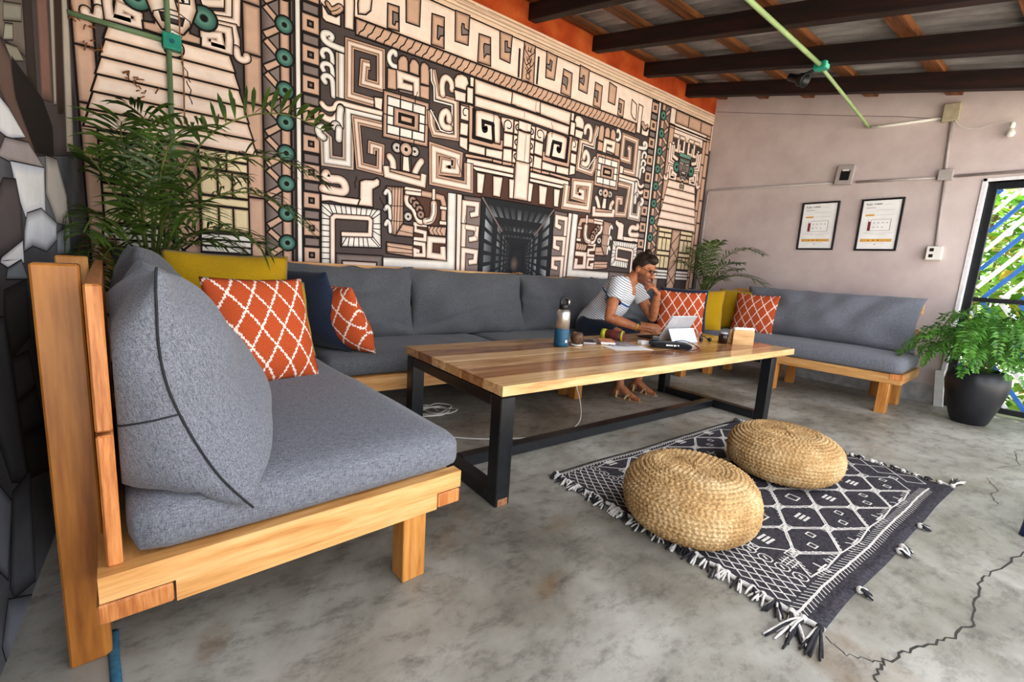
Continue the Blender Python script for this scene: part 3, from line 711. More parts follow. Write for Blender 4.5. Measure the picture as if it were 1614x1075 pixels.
for u, z in ((.12, 2.1), (.14, 2.0), (-.16, 1.56), (1.62, 2.33), (2.0, 1.9), (2.1, 1.45), (2.2, 1.36), (1.15, 1.62), (3.0, 2.42), (3.35, 2.1), (3.9, 1.9), (1.33, 1.5), (2.35, 2.36), (3.7, 2.3)): crackline(u, z)
mural = PT.build('mural', 'mural_paint', wb); mural['label'] = 'black and cream mural of carved scrolls, towers and a tunnel'
# worn rust-brown stains on the paint
# ---------------- left wall painting
class PaintX(Paint):
    def y(s): s.n += 1; return XL+.0004+s.n*.000006
    def add(s, pts, cols, faces, y):
        o = len(s.v); s.v += [(y, p[0], p[1]) for p in pts]; s.c += cols; s.f += [tuple(i+o for i in f) for f in faces]
PL = PaintX(); LW = """#3a3434|#2a2424 2062,1702 3629,2314 3234,1436 1877,1237
#5a524a|#3a342e 2082,1717 2459,1866 2442,1643 2243,1622 2030,1588
#6d6a60|#4a463e 2155,1719 2414,1809 2387,1746 2131,1660
#7a786a|#4a463e 2145,1657 2255,1692 2233,1639 2105,1598
#6d685c|#4a463e 2119,1594 2283,1634 2370,1617 2184,1563
#2a2220|#1a1412 2435,1856 2599,1921 2540,1565 2390,1573
#6a4f45|#43332e 2698,1960 2959,2063 2850,1597 2606,1551
#8f857c|#5a524c 3014,2085 3132,2132 2951,1609 2879,1592
#2b1c14|#1d120d 3174,2148 3353,2219 3129,1611 2968,1577
#a09a90|#6d675f 3377,2228 3638,2331 3341,1469 3111,1434
#14100f|#0e0b0a 2190,1577 2635,1558 2794,1484 2766,1367 2407,1327 2169,1448
#4a3a34|#2d2421 2025,1608 2172,1571 2190,1457 2407,1327 2254,1310 2008,1429 1949,1418
#a9abb3|#787a84 1975,1417 2087,1405 2273,1353 2048,1311 1934,1314
#77706f|#565052 2001,1307 2308,1343 2533,1289 2019,1243 1905,1242
#b4b8bf|#888c96 2036,1246 2533,1289 2479,1124 2156,1088 2079,1156
#3f3a3a|#262324 1937,1186 2080,1198 2112,1112 2088,1016 1821,969 1773,977 1832,1124
#aeb2b8|#6d7078 1835,969 2088,1016 2075,946 1892,936 1815,954
#8b8580|#5a5552 2584,1342 2825,1361 3001,1229 3002,1088 2687,1090 2513,1193
#9fa2a6|#5c5c60 2182,1103 2409,1132 2687,1090 2652,1020 2434,977 2214,998 2090,981 2119,1047
#6f7276|#45474b 2667,1049 3005,1095 2970,958 2623,963
#5a5e63|#36383c 1877,936 2044,956 2108,893 1852,908
#2a2a2c|#171718 1821,879 2083,895 2054,717 1819,691 1793,810
#39393b|#1c1c1e 1819,691 2011,677 2059,555 1825,564
#333336|#1a1a1c 1823,559 2057,549 2107,412 1846,461
#2b2b2d|#18181a 1843,456 2104,406 2146,233 1851,318
#43454a|#26272a 1711,821 1793,810 1831,477 1848,310 1688,380 1605,553
#60636b|#383a40 1571,433 1674,332 1567,167 1496,244
#4d4f55|#2b2c30 1682,351 1877,338 1807,13 1595,98 1574,140
#6d7079|#44464c 1549,124 1923,-104 1953,-379 1898,-420 1503,-75 1467,52"""
for ln in LW.strip().split('\n'):
    t = ln.split(); P = [tuple(float(v)/1000 for v in a.split(',')) for a in t[1:]]; c = ['#'+''.join('%02x' % min(235, int(int(q[i:i+2], 16)*1.4)) for i in (1, 3, 5)) for q in t[0].split('|')]
    PAL['z'] = (lin(c[0]), lin(c[1])); PL.block(P, 'z', ol=.003, g=.05)
lm = PL.build('wall_painting', 'mural_paint', wl); lm['label'] = 'dim grey and blue painted figure on the left wall'

# ------------------------------------------------------------------ soft furnishing builders
def rbox(h, r, cuts=(10, 10, 3), bulge=.0, nz=0, nsc=4, seed=0, wr=None):
    """rounded, slightly bulging box cushion; h = half extents"""
    mb = MB(); bm = mb.bm; faces = []
    for ax in range(3):
        a, b_ = [i for i in range(3) if i != ax]
        for sg in (-1, 1):
            na, nb = cuts[a], cuts[b_]; g = {}
            for i in range(na+1):
                for j in range(nb+1):
                    p = [0, 0, 0]; p[ax] = sg*h[ax]; p[a] = (-1+2*i/na)*h[a]; p[b_] = (-1+2*j/nb)*h[b_]; g[i, j] = bm.verts.new(p)
            for i in range(na):
                for j in range(nb): bm.faces.new((g[i, j], g[i+1, j], g[i+1, j+1], g[i, j+1]))
    bmesh.ops.remove_doubles(bm, verts=bm.verts[:], dist=1e-5)
    for v in bm.verts:
        p = v.co.copy(); q = Vector([max(-h[i]+r, min(h[i]-r, p[i])) for i in range(3)]); d = p-q
        if d.length > 1e-9: p = q+d.normalized()*r
        f = Vector([p[i]/h[i] for i in range(3)])
        if bulge: p.z += math.copysign(bulge, p.z)*max(0, 1-f.x**4)*max(0, 1-f.y**4)*(abs(f.z))
        if nz: p += Vector((0, 0, 1))*nz*noise.noise(Vector((p.x*nsc+seed, p.y*nsc, p.z*nsc+seed)))*(1 if p.z > 0 else .2) + Vector((noise.noise(p*nsc+Vector((9, seed, 0))), noise.noise(p*nsc+Vector((0, 5, seed))), 0))*nz*.6
        if wr: p += wr(p)
        v.co = p
    for f in bm.faces: f.smooth = True
    return mb
def pillow(w, h, t, n=26, pinch=.07, wr=.012, seed=0, nsc=6, sag=0, ears=0):
    """knife-edge pillow: width x, height z from 0, thickness y"""
    mb = MB(); bm = mb.bm; V = {}; mb.V = V
    for sgn in (-1, 1):
        for i in range(n+1):
            for j in range(n+1):
                u = -1+2*i/n; v = -1+2*j/n; u = math.sin(u*PI/2)*.35+u*.65; v = math.sin(v*PI/2)*.35+v*.65
                edge = (i in (0, n) or j in (0, n))
                x = w/2*u*(1-pinch*(1-v*v)); z = h/2*v*(1-pinch*(1-u*u)*.8)
                th = t/2*((max(0, 1-abs(u)**2.6))**.62)*((max(0, 1-abs(v)**2.6))**.62)
                if sag: th *= 1-sag*v
                k = noise.noise(Vector((x*nsc+seed*3.1, z*nsc, seed+sgn)))*wr*2*min(1, th/(t*.12+1e-6))
                # creases running from the corners
                cr = math.sin(8*math.atan2(z, x)+seed)*wr*.6*min(1, math.hypot(u, v))*min(1, th/(t*.2+1e-6))
                if edge:
                    if sgn == 1: V[sgn, i, j] = V[-1, i, j]; continue
                    V[sgn, i, j] = bm.verts.new((x+noise.noise(Vector((z*9, seed, 1)))*wr*.6, noise.noise(Vector((x*5, z*5, seed)))*wr, z+h/2+noise.noise(Vector((x*9, seed, 4)))*wr*.6))
                else: V[sgn, i, j] = bm.verts.new((x, sgn*(th+k+cr*.5), z+h/2))
    for sgn in (-1, 1):
        for i in range(n):
            for j in range(n):
                q = (V[sgn, i, j], V[sgn, i+1, j], V[sgn, i+1, j+1], V[sgn, i, j+1])
                try: bm.faces.new(q if sgn < 0 else q[::-1]).smooth = True
                except ValueError: pass
    return mb
def basis(xa, za):
    xa = Vector(xa).normalized(); za = Vector(za); za = (za-xa*za.dot(xa)).normalized(); ya = za.cross(xa)
    return Matrix((xa, ya, za)).transposed()
def place(o, loc, xa=(1, 0, 0), za=(0, 0, 1)):
    o.matrix_world = Matrix.Translation(loc) @ basis(xa, za).to_4x4(); return o
# orange fabric with stepped white diamonds
m, nt, b = newmat('orange_diamond', .95, .1)
co = nt.nodes.new('ShaderNodeTexCoord'); sx = nt.nodes.new('ShaderNodeSeparateXYZ'); nt.links.new(co.outputs['Object'], sx.inputs[0])
def mth(op, a, b_=None, c=None):
    n = nt.nodes.new('ShaderNodeMath'); n.operation = op
    for i, v in enumerate((a, b_, c)):
        if v is None: continue
        if isinstance(v, (int, float)): n.inputs[i].default_value = v
        else: nt.links.new(v, n.inputs[i])
    return n.outputs[0]
qx = mth('SNAP', sx.outputs[0], .0065); qz = mth('SNAP', sx.outputs[2], .0065)
def fam(sg):
    a = mth('ADD', mth('MULTIPLY', qx, 10.2), mth('MULTIPLY', qz, sg*6.4)); f = mth('ABSOLUTE', mth('SUBTRACT', mth('FRACT', a), .5)); return mth('GREATER_THAN', f, .452)
ln_ = mth('MAXIMUM', fam(1), fam(-1))
nz = node(nt, 'ShaderNodeTexNoise', i_Scale=220, i_Detail=2); r = ramp(nt, nz.outputs[0], [(.35, '#a43f1c'), (.65, '#c05731')])
mx = nt.nodes.new('ShaderNodeMixRGB'); mx.inputs[2].default_value = lin('#ecd9cd'); nt.links.new(ln_, mx.inputs[0]); nt.links.new(r.outputs[0], mx.inputs[1]); nt.links.new(mx.outputs[0], b.inputs['Base Color'])
bump(nt, b, ln_, .4, .002)
fabric('grey_fabric_lit', '#42444d', '#85878f')  # same charcoal fabric on the sofas, light painted in as a paler, bluer tone
plain('seam', '#1c1d20', '#26272b', .95, 40)

def cushion(name, label, cat, mb, mat, loc, xa=(1, 0, 0), za=(0, 0, 1), group=None, seams=()):
    o = mb.build(name, mat); place(o, loc, xa, za); tag(o, label, cat, group)
    return o
# ---------------- left sofa (turned a few degrees)
A4 = math.radians(4.6)
ls = thing('wooden_sofa_frame', 'pine sofa frame nearest the camera, its cut end facing out', 'sofa', (.77, 1.25, 0), A4)
MB().prism([(-.92, .275), (-.79, .275), (-.79, .222), (-.092, .222), (-.092, .278), (0, .278), (0, .335), (-.92, .335)], 0, .045, 'xz').build('end_rail', 'pine_x', ls)
MB().span((-.925, -.004, .226), (-.795, 1.55, .272), .004).build('side_rail', 'endgrain', ls); MB().span((-.09, -.004, .226), (-.004, 1.55, .274), .004).build('side_rail', 'endgrain', ls)
MB().span((-.92, 1.51, .225), (0, 1.55, .335)).build('end_rail', 'pine_x', ls)
MB().span((-.92, .046, .275), (-.02, 1.505, .333)).build('seat_deck', 'pine_y', ls)
for y0 in (.002, 1.42): MB().span((-.21, y0, 0), (-.13, y0+.075, .222)).build('leg', 'pine_z', ls)
for y0 in (.2, .88): MB().span((-.99, y0, 0), (-.912, y0+.07, .975), .004).build('back_post', 'post_wood' if y0 < .5 else 'pine_z', ls)
for z0, z1 in ((.335, .632), (.64, .945)): MB().span((-.905, .03, z0), (-.877, 1.55, z1), .004).build('back_board', 'endgrain', ls).location.x = 0
mt = rbox((.437, .765, .064), .045, (12, 18, 4), .018, .006, 3.5, 2); o = cushion('seat_cushion', 'thick grey seat cushion on the nearest sofa', 'cushion', mt, 'grey_fabric_lit', (0, 0, 0), group='grey sofa seat cushions')
o.matrix_world = ls.matrix_basis @ Matrix.Translation((-.43, .775, .401))
def seamline(o, pts, r=.0022, name='seam'):
    mb = MB(); mb.tube(pts, r, 5); return mb.build(name, 'seam', o)
# big upright back cushion seen from its end
yl = Vector((-math.sin(A4), math.cos(A4), 0))
bc = pillow(.80, .59, .40, 30, .10, .018, 4, 5, .40)
for v in bc.bm.verts: v.co.y += .065*(1-(2*v.co.z/.59-1)**2)*(1-.3*(v.co.x/.40+1)/2)
bseam = [bc.V[-1, 0, j].co.copy() for j in range(31)]; bpan = [bc.V[1, i, 14].co.copy()+Vector((0, .001, 0)) for i in range(0, 13)]
o = cushion('back_cushion', 'bulky grey back cushion slumped at the near end of the nearest sofa', 'cushion', bc, 'grey_fabric_lit', (0, 0, 0), group='grey back cushions')
place(o, Vector((.135, 1.17, .415))+yl*.40, yl, Vector((-.155, .17, .55)))
inv = ls.matrix_basis.inverted()
bpy.context.view_layer.update()
def press(q):        # keep the slumped cushion in front of the boards and on the seat
    wv = o.matrix_basis @ q; lv = inv @ wv
    lv.x = max(lv.x, -.870+.0)
    if lv.y > .02: lv.z = max(lv.z, .468)
    return o.matrix_basis.inverted() @ (ls.matrix_basis @ lv)
for v in o.data.vertices: v.co = press(v.co)
bseam = [press(q) for q in bseam]; bpan = [press(q) for q in bpan]
seamline(o, bseam, .0028); seamline(o, bpan, .0025)
bc = pillow(.75, .57, .28, 22, .10, .014, 8, 5, .2); o = cushion('back_cushion', 'grey back cushion hidden behind the slumped one, only its top corner showing', 'cushion', bc, 'grey_fabric_shaded', (0, 0, 0), group='grey back cushions')
place(o, Vector((.02, 2.37, .47)), yl, Vector((-.13, 0, .55)))
# ---------------- bench along the mural wall
bn = thing('wooden_bench_frame', 'long pine bench frame running below the mural', 'sofa', (0, 2.60, 0))
MB().span((.68, 0, .235), (2.58, .042, .335)).build('front_rail', 'pine_x', bn); MB().span((2.585, 0, .235), (4.42, .042, .335)).build('front_rail', 'pine_x', bn)
MB().span((.68, .043, .27), (4.384, .80, .333)).build('seat_deck', 'pine_x', bn); MB().span((4.385, .042, .235), (4.42, .80, .335)).build('end_rail', 'pine_y', bn)
for x0 in (.72, 2.60, 4.28):
    MB().span((x0, .0, 0), (x0+.082, -.075, .235)).build('leg', 'pine_z', bn) if x0 == 2.60 else MB().span((x0, .044, 0), (x0+.082, .12, .27)).build('leg', 'pine_z', bn)
    MB().span((x0, .06, 0), (x0+.08, .13, .27)).build('leg', 'pine_z', bn) if x0 == 2.60 else None
for x0, x1, dz in ((.36, 2.56, 0), (2.64, 4.42, -.012)):
    MB().span((x0, .735, .80), (x1, .765, .975+dz), .003).build('back_board', 'pine_x', bn); MB().span((x0, .735, .50), (x1, .765, .68+dz), .003).build('back_board', 'pine_x', bn)
for x0 in (.42, 2.565, 4.30): MB().span((x0, .77, 0), (x0+.075, .83, .985), .003).build('back_post', 'pine_z', bn)
for x0, x1, w_ in ((.685, 2.02, 'left half of the bench'), (2.02, 4.42, 'right half of the bench under the man')):
    mt = rbox(((x1-x0)/2, .365, .062), .045, (40, 10, 4), .014, .010, 5, x0, lambda p: Vector((0, 0, -.006*max(0, math.sin(p.x*38+p.y*9))**3*(p.z > 0)*max(0, p.y*2.4+.3))))
    o = cushion('seat_cushion', 'grey seat cushion on the '+w_, 'cushion', mt, 'grey_fabric_shaded', ((x0+x1)/2, 2.965, .397), group='grey sofa seat cushions')
for i, (x0, x1, lb) in enumerate(((.50, 1.475, 'grey back cushion behind the small orange pillow'), (1.475, 2.545, 'grey back cushion in the middle of the bench'), (2.545, 3.53, 'grey back cushion left of the seated man'), (3.50, 4.46, 'grey back cushion right of the seated man'))):
    pc = pillow((x1-x0)*1.08, .54, .27, 34, .085, .026, i*1.7+1, 4.5, .35)
    o = cushion('back_cushion', lb, 'cushion', pc, 'grey_fabric_shaded', ((x0+x1)/2, 3.20, .445), za=(0, .16, 1), group='grey back cushions')
    for v in o.data.vertices:         # long soft creases pulled from the lower corners
        p = v.co; w2 = (x1-x0)/2
        if p.y < 0: v.co.y += .030*math.exp(-((p.z-.12-.10*math.sin(p.x*3+i))/.022)**2)*max(0, 1-abs(p.x)/w2)+.022*math.exp(-((p.z-.20-.25*p.x*(1 if i % 2 else -1))/.018)**2)*max(0, abs(p.x)/w2-.1)+.014*math.exp(-((p.z-.33-.12*p.x)/.02)**2)*max(0, 1-abs(p.x)/w2)
# ---------------- right sofa
A5 = math.radians(3.5)
rs = thing('wooden_sofa_frame', 'pine sofa frame against the lilac right wall', 'sofa', (4.83, .98, 0), A5)
MB().span((0, 0, .262), (.045, 1.78, .345)).build('front_rail', 'pine_y', rs); MB().span((.046, 0, .262), (.78, .04, .345)).build('end_rail', 'pine_x', rs); MB().span((.046, 1.74, .262), (.78, 1.78, .345)).build('end_rail', 'pine_x', rs)
MB().span((-.004, -.004, .30), (.05, .085, .349), .003).build('corner_block', 'endgrain', rs)
MB().span((.05, .045, .29), (.76, 1.735, .343)).build('seat_deck', 'pine_y', rs)
for y0 in (.07, .95, 1.62):
    MB().span((0.0, y0, 0), (.085, y0+.075, .262)).build('leg', 'pine_z', rs); MB().span((.50, y0, 0), (.58, y0+.075, .29)).build('leg', 'pine_z', rs)
for z0, z1 in ((.84, .955), (.55, .70)): MB().span((.70, .05, z0), (.73, 1.78, z1), .003).build('back_board', 'pine_y', rs)
for y0 in (.26, 1.15): MB().span((.735, y0, .0), (.79, y0+.075, .975), .003).build('back_post', 'pine_z', rs)
mt = rbox((.36, .885, .068), .05, (10, 26, 4), .016, .006, 4, 6); o = cushion('seat_cushion', 'grey seat cushion on the sofa by the right wall', 'cushion', mt, 'grey_fabric_lit', (0, 0, 0), group='grey sofa seat cushions')
o.matrix_world = rs.matrix_basis @ Matrix.Translation((.345, .885, .413))
pc = pillow(1.55, .52, .26, 34, .05, .018, 13, 5, .2); o = cushion('back_cushion', 'long grey back cushion on the sofa by the right wall', 'cushion', pc, 'grey_fabric_lit', (0, 0, 0), group='grey back cushions')
place(o, rs.matrix_basis @ Vector((.56, .80, .475)), rs.matrix_basis.to_3x3() @ Vector((0, -1, 0)), rs.matrix_basis.to_3x3() @ Vector((.13, 0, 1)))
for v in o.data.vertices:
    p = v.co
    if p.y < 0: v.co.y += .02*max(0, math.sin(p.x*22+math.sin(p.z*8)*2))**2*math.exp(-((p.z-.36)/.11)**2)*(abs(p.x) < .62)
# ---------------- throw pillows
def throw(mat, label, loc, xa, za, w=.45, h=.45, t=.15, seed=1, group='throw pillows'):
    return cushion('throw_pillow', label, 'pillow', pillow(w, h, t, 22, .06, .008, seed), mat, loc, xa, za, group)
throw('mustard_fabric', 'wide mustard pillow below the corner palm', (.27, 2.72, .47), (1, .06, 0), (-.02, .26, 1), .58, .56, .16, 2)
throw('orange_diamond', 'large orange pillow with white diamonds on the nearest sofa', (.345, 2.12, .468), (1, .34, 0), (-.13, .30, 1), .43, .47, .16, 3)
throw('mustard_fabric', 'mustard pillow peeping out behind the large orange pillow', (.44, 2.52, .468), (.86, .45, 0), (-.05, .25, 1), .46, .42, .13, 4)
throw('navy_fabric', 'navy pillow standing on the bench behind the small orange pillow', (.755, 2.90, .465), (.42, -.9, 0), (-.46, .05, 1), .48, .51, .16, 5)
throw('orange_diamond', 'small orange pillow with white diamonds leaning against the navy one', (.90, 2.80, .465), (.38, -.92, 0), (-.50, -.02, 1), .40, .44, .21, 6)
throw('orange_diamond', 'orange diamond pillow beside the seated man', (4.16, 2.66, .462), (.62, -.78, 0), (.08, .10, 1), .46, .44, .14, 7)
throw('navy_fabric', 'navy pillow tucked behind the orange pillow beside the man', (4.42, 2.80, .462), (.66, -.75, 0), (.16, .10, 1), .50, .47, .13, 8)
throw('navy_fabric', 'navy pillow lying against the far end of the bench back', (4.52, 3.12, .455), (1, -.25, 0), (.05, .3, 1), .48, .46, .13, 14)
throw('mustard_fabric', 'mustard pillow slumped in the corner right of the navy pillow', (4.74, 2.76, .46), (.55, -.83, 0), (.24, .06, 1), .42, .47, .15, 9)
throw('mustard_fabric', 'mustard pillow behind the orange pillow on the right sofa', (5.26, 2.62, .475), (.25, -.97, 0), (.2, .04, 1), .52, .47, .14, 10)
throw('orange_diamond', 'orange diamond pillow on the sofa by the right wall', (5.12, 2.40, .475), (.08, -1, 0), (.2, -.03, 1), .45, .44, .14, 11)
# ---------------- coffee table
tb = thing('coffee_table', 'long slatted wood table on a black steel frame', 'table', (0, 0, 0))
for nm, c in (('plank_a', ('#96653a', '#b98a58', '#cfa676')), ('plank_b', ('#7d4a2c', '#9a6840', '#b28258')), ('plank_c', ('#a9774a', '#c99c68', '#debb8a')), ('plank_d', ('#99582c', '#bd7c46', '#d39a60'))): wood(nm, *c, 'x', .9, .17)
ys = [1.455, 1.60, 1.79, 1.95, 2.09, 2.26, 2.415]
for (y0, y1), mm in zip(zip(ys, ys[1:]), ('plank_c', 'plank_b', 'plank_a', 'plank_c', 'plank_b', 'plank_a')):
    MB().span((1.078, y0+.0006, .50), (3.872, y1-.0006, .545), .0015).build('plank', mm, tb)
wood('plank_knot', '#4a2412', '#6d3a20', '#8a5030', 'x', 3)
plain('inlay', '#e5cf9c', '#efdcae', .3, 20); MB().span((1.5, 1.948, .5453), (3.5, 1.952, .5457), 0).build('filler_line', 'inlay', tb)
mb = MB(); pts = [(2.53+.075*math.cos(a)*(1+.3*math.sin(3*a)), 1.70+.05*math.sin(a), .5455) for a in [2*PI*i/20 for i in range(20)]]; mb.bm.faces.new([mb.bm.verts.new(p) for p in pts]); mb.build('knot', 'plank_knot', tb)
tw = .075
for x0 in (1.082, 3.535):
    for y0 in (1.465, 2.33): MB().span((x0, y0, tw if 0 else 0), (x0+tw, y0+tw, .492), .004).build('leg', 'black_metal', tb)
    MB().span((x0, 1.542, 0.002), (x0+tw, 2.328, .062), .004).build('foot_bar', 'black_metal', tb); MB().span((x0, 1.542, .44), (x0+tw, 2.328, .492), .004).build('top_bar', 'black_metal', tb)
MB().span((1.159, 1.865, .004), (3.533, 1.935, .062), .004).build('stretcher', 'black_metal', tb)
plain('rust', '#7a4a30', '#a0714e', .9, 60); MB().span((1.094, 1.4645, .002), (1.146, 1.4650, .035), 0).build('rust_patch', 'rust', tb)
for x0 in (1.13, 3.52): MB().lathe([(.009, 0), (.009, .012)], 10, (x0-.03, 1.50, .488)).build('bolt', 'steel', tb)
# ---------------- rug
X0, X1, Y0, Y1 = 1.535, 3.345, .375, 1.585
m, nt, b = newmat('rug_wool', .98, .05); n1 = node(nt, 'ShaderNodeTexNoise', i_Scale=90, i_Detail=3); nt.links.new(coords(nt), n1.inputs['Vector']); r = ramp(nt, n1.outputs[0], [(.3, '#2a282c'), (.7, '#454247')]); nt.links.new(r.outputs[0], b.inputs['Base Color']); bump(nt, b, n1.outputs[0], .5, .003)
plain('rug_white', '#b9b4ae', '#d6d1cb', .98, 80); plain('rug_dark', '#17161a', '#2b292d', .98, 80)
rug = thing('rug', 'charcoal rug with white woven diamonds and knotted fringe', 'rug', (0, 0, 0))
mb = MB(); nx, ny = 60, 40; G = {}
def rugz(x, y): return .007+.003*noise.noise(Vector((x*3, y*3, 0)))
def rugp(x, y): return (x+.012*noise.noise(Vector((y*3, 1, 0))), y+.012*noise.noise(Vector((x*2.5, 2, 0))))
for i in range(nx+1):
    for j in range(ny+1):
        x, y = X0+(X1-X0)*i/nx, Y0+(Y1-Y0)*j/ny; p = rugp(x, y); G[i, j] = mb.bm.verts.new((p[0], p[1], rugz(x, y)))
for i in range(nx):
    for j in range(ny): mb.bm.faces.new((G[i, j], G[i+1, j], G[i+1, j+1], G[i, j+1])).smooth = True
rim = [(i, 0) for i in range(nx+1)]+[(nx, j) for j in range(1, ny+1)]+[(i, ny) for i in range(nx-1, -1, -1)]+[(0, j) for j in range(ny-1, 0, -1)]
bot = [mb.bm.verts.new((G[q].co.x, G[q].co.y, .0005)) for q in rim]
for k in range(len(rim)): mb.bm.faces.new((G[rim[k]], G[rim[(k+1) % len(rim)]], bot[(k+1) % len(rim)], bot[k]))
mb.build('woven_field', 'rug_wool', rug)
mb = MB(); random.seed(2)
def rl(pts, w=.0075):
    w *= .8
    q = []
    for a, c in zip(pts, pts[1:]):
        L_ = math.hypot(c[0]-a[0], c[1]-a[1]); k = max(1, int(L_/.03))
        for s_ in range(k): t = s_/k; q.append((a[0]+(c[0]-a[0])*t, a[1]+(c[1]-a[1])*t))
    q.append(pts[-1]); q = [(p[0]+random.uniform(-1, 1)*.0012, p[1]+random.uniform(-1, 1)*.0012) for p in q]
    for a, c in zip(q, q[1:]):
        d = Vector((c[0]-a[0], c[1]-a[1])); L_ = d.length
        if L_ < 1e-6: continue
        d /= L_; n_ = Vector((-d.y, d.x))*w/2; e = d*w*.3
        P4 = [(a[0]-e.x+n_.x, a[1]-e.y+n_.y), (c[0]+e.x+n_.x, c[1]+e.y+n_.y), (c[0]+e.x-n_.x, c[1]+e.y-n_.y), (a[0]-e.x-n_.x, a[1]-e.y-n_.y)]
        mb.quad(*[(*rugp(*p), rugz(*p)+.0016) for p in P4])
# herringbone border lines along the long sides
for yb_, s_ in ((Y0+.075, 1), (Y1-.03, .6)):
    rl([(X0+.02, yb_), (X1-.14, yb_)], .008*s_+.002); k = 0
    while X0+.03+k*.024 < X1-.15: x = X0+.03+k*.024; rl([(x, yb_), (x-.02, yb_+.028*s_)], .0045); rl([(x, yb_), (x-.02, yb_-.024*s_)], .0045); k += 1
# lattice end band
def lat(xa, xb, ya, yb_, sx_, sy_, beads):
    nxl = int(round((xb-xa)/sx_)); nyl = int(round((yb_-ya)/sy_))
    for i in range(nxl):
        for j in range(nyl):
            cx, cy = xa+(i+.5)*sx_, ya+(j+.5)*sy_; rl([(cx-sx_/2, cy), (cx, cy+sy_/2), (cx+sx_/2, cy), (cx, cy-sy_/2), (cx-sx_/2, cy)], .0065)
    if beads:
        for j in range(nyl):
            cy = ya+(j+.5)*sy_; cx = xb+.022; rl([(cx-.02, cy-.012), (cx-.02, cy+.012), (cx-.008, cy+.024), (cx+.008, cy+.024), (cx+.02, cy+.012), (cx+.02, cy-.012), (cx+.008, cy-.024), (cx-.008, cy-.024), (cx-.02, cy-.012)], .006); rl([(cx-.005, cy-.008), (cx+.005, cy+.008)], .009)
lat(X0+.035, X0+.205, Y0+.11, Y1-.06, .0425, .062, True); lat(X1-.15, X1-.01, Y0+.1, Y1-.05, .14, .13, False)
# diamond field
DX, DY = .165, .205; bx, by = X0+.28, Y0+.12
for i in range(9):
    for j in range(6):
        cx = bx+DX*i+.08; cy = by+DY*(j+(.5 if i % 2 else 0))
        if cy > Y1-.06 or cy < Y0+.12 or cx > X1-.2: continue
        hx, hy = DX*.98, DY*.5; d = [(cx-hx, cy), (cx-hx*.1, cy+hy), (cx+hx, cy), (cx+hx*.1, cy-hy), (cx-hx, cy)]
        d = [(max(X0+.26, min(X1-.16, a)), max(Y0+.11, min(Y1-.055, c))) for a, c in d]; rl(d, .0075)
        for a, c in zip(d, d[1:]):
            if (i+j) % 2 == 0:
                for t in (.25, .4, .55, .7): px, py = a[0]+(c[0]-a[0])*t, a[1]+(c[1]-a[1])*t; rl([(px, py), (px, py+.018 if c[1] < a[1] else py-.018)], .006)
        for a, c in d[:-1]: rl([(a-.017, c-.017), (a+.017, c-.017), (a+.017, c+.017), (a-.017, c+.017), (a-.017, c-.017)], .006) if Y0+.13 < c < Y1-.07 else None
        kk = (i*2+j) % 4
        if kk == 0: rl([(cx-.034, cy), (cx+.034, cy)], .009); rl([(cx, cy-.028), (cx, cy+.028)], .009)
        elif kk == 1:
            for q in (-.018, 0, .018): rl([(cx-.027, cy+q), (cx+.027, cy+q)], .014)
        elif kk == 2:
            for q in (-.04, .04): rl([(cx+q-.014, cy+q*.5-.014), (cx+q+.014, cy+q*.5-.014), (cx+q+.014, cy+q*.5+.014), (cx+q-.014, cy+q*.5+.014), (cx+q-.014, cy+q*.5-.014)], .007)
        else: rl([(cx-.024, cy-.024), (cx+.024, cy-.024), (cx+.024, cy+.024), (cx-.024, cy+.024), (cx-.024, cy-.024)], .009)
for j in range(4):
    cx, cy = X0+.285, Y0+.2+j*.26
    for q in (-.018, 0, .018): rl([(cx-.03, cy+q), (cx+.03, cy+q)], .006); rl([(cx+q, cy-.03), (cx+q, cy+.03)], .006)
for k in range(6): cx = X0+.42+k*.21; rl([(cx, Y0+.11), (cx+.02, Y0+.125), (cx+.005, Y0+.14)], .006)
mb.build('woven_pattern', 'rug_white', rug, normals=False)
# fringe
def tassel(x, y, dx, dy, L_, seed):
    random.seed(seed); t = bpy.data.objects.new('tassel', None)
    mbw, mbk = MB(), MB(); d = Vector((dx, dy, 0)).normalized(); nrm = Vector((-d.y, d.x, 0))
    (mbw if seed % 3 else mbk).ball((x+d.x*.012, y+d.y*.012, .014), .013, 8, 6)
    for k in range(9):
        o_ = random.uniform(-1, 1); e = d*(L_*random.uniform(.6, 1))+nrm*o_*.03; p0 = Vector((x, y, .012)); pm = p0+d*L_*.35+nrm*o_*.012+Vector((0, 0, .01*random.random()+.002)); p1 = p0+e; p1.z = .004+.004*random.random()
        (mbw if random.random() < .42 else mbk).tube(smoothpath([p0, pm, p1], 3), [.0042]*6+[.003], 5)
    o = mbw.build('tassel', 'rug_white', rug); mbk.build('dark_strands', 'rug_dark', o); bpy.data.objects.remove(t)
N_ = 30
for k in range(N_):
    y = Y0+.01+(Y1-Y0-.02)*k/(N_-1); p = rugp(X0, y); tassel(p[0]+.008, p[1], -1, .35*math.sin(k*2.1)-.2, .05+.03*abs(math.sin(k*1.7))+(.11 if k < 3 else 0), k)
for k in range(24):
    y = Y0+.01+(Y1-Y0-.02)*k/23; p = rugp(X1, y); tassel(p[0]-.008, p[1], 1, .3*math.sin(k*3.3), .035+.02*abs(math.sin(k))+(.16 if k == 0 else 0), 100+k)
for k, x in enumerate((1.85, 2.28, 2.33, 2.62)): p = rugp(x, Y0); tassel(p[0], p[1]+.004, .4, -1, .05, 203+k*3)
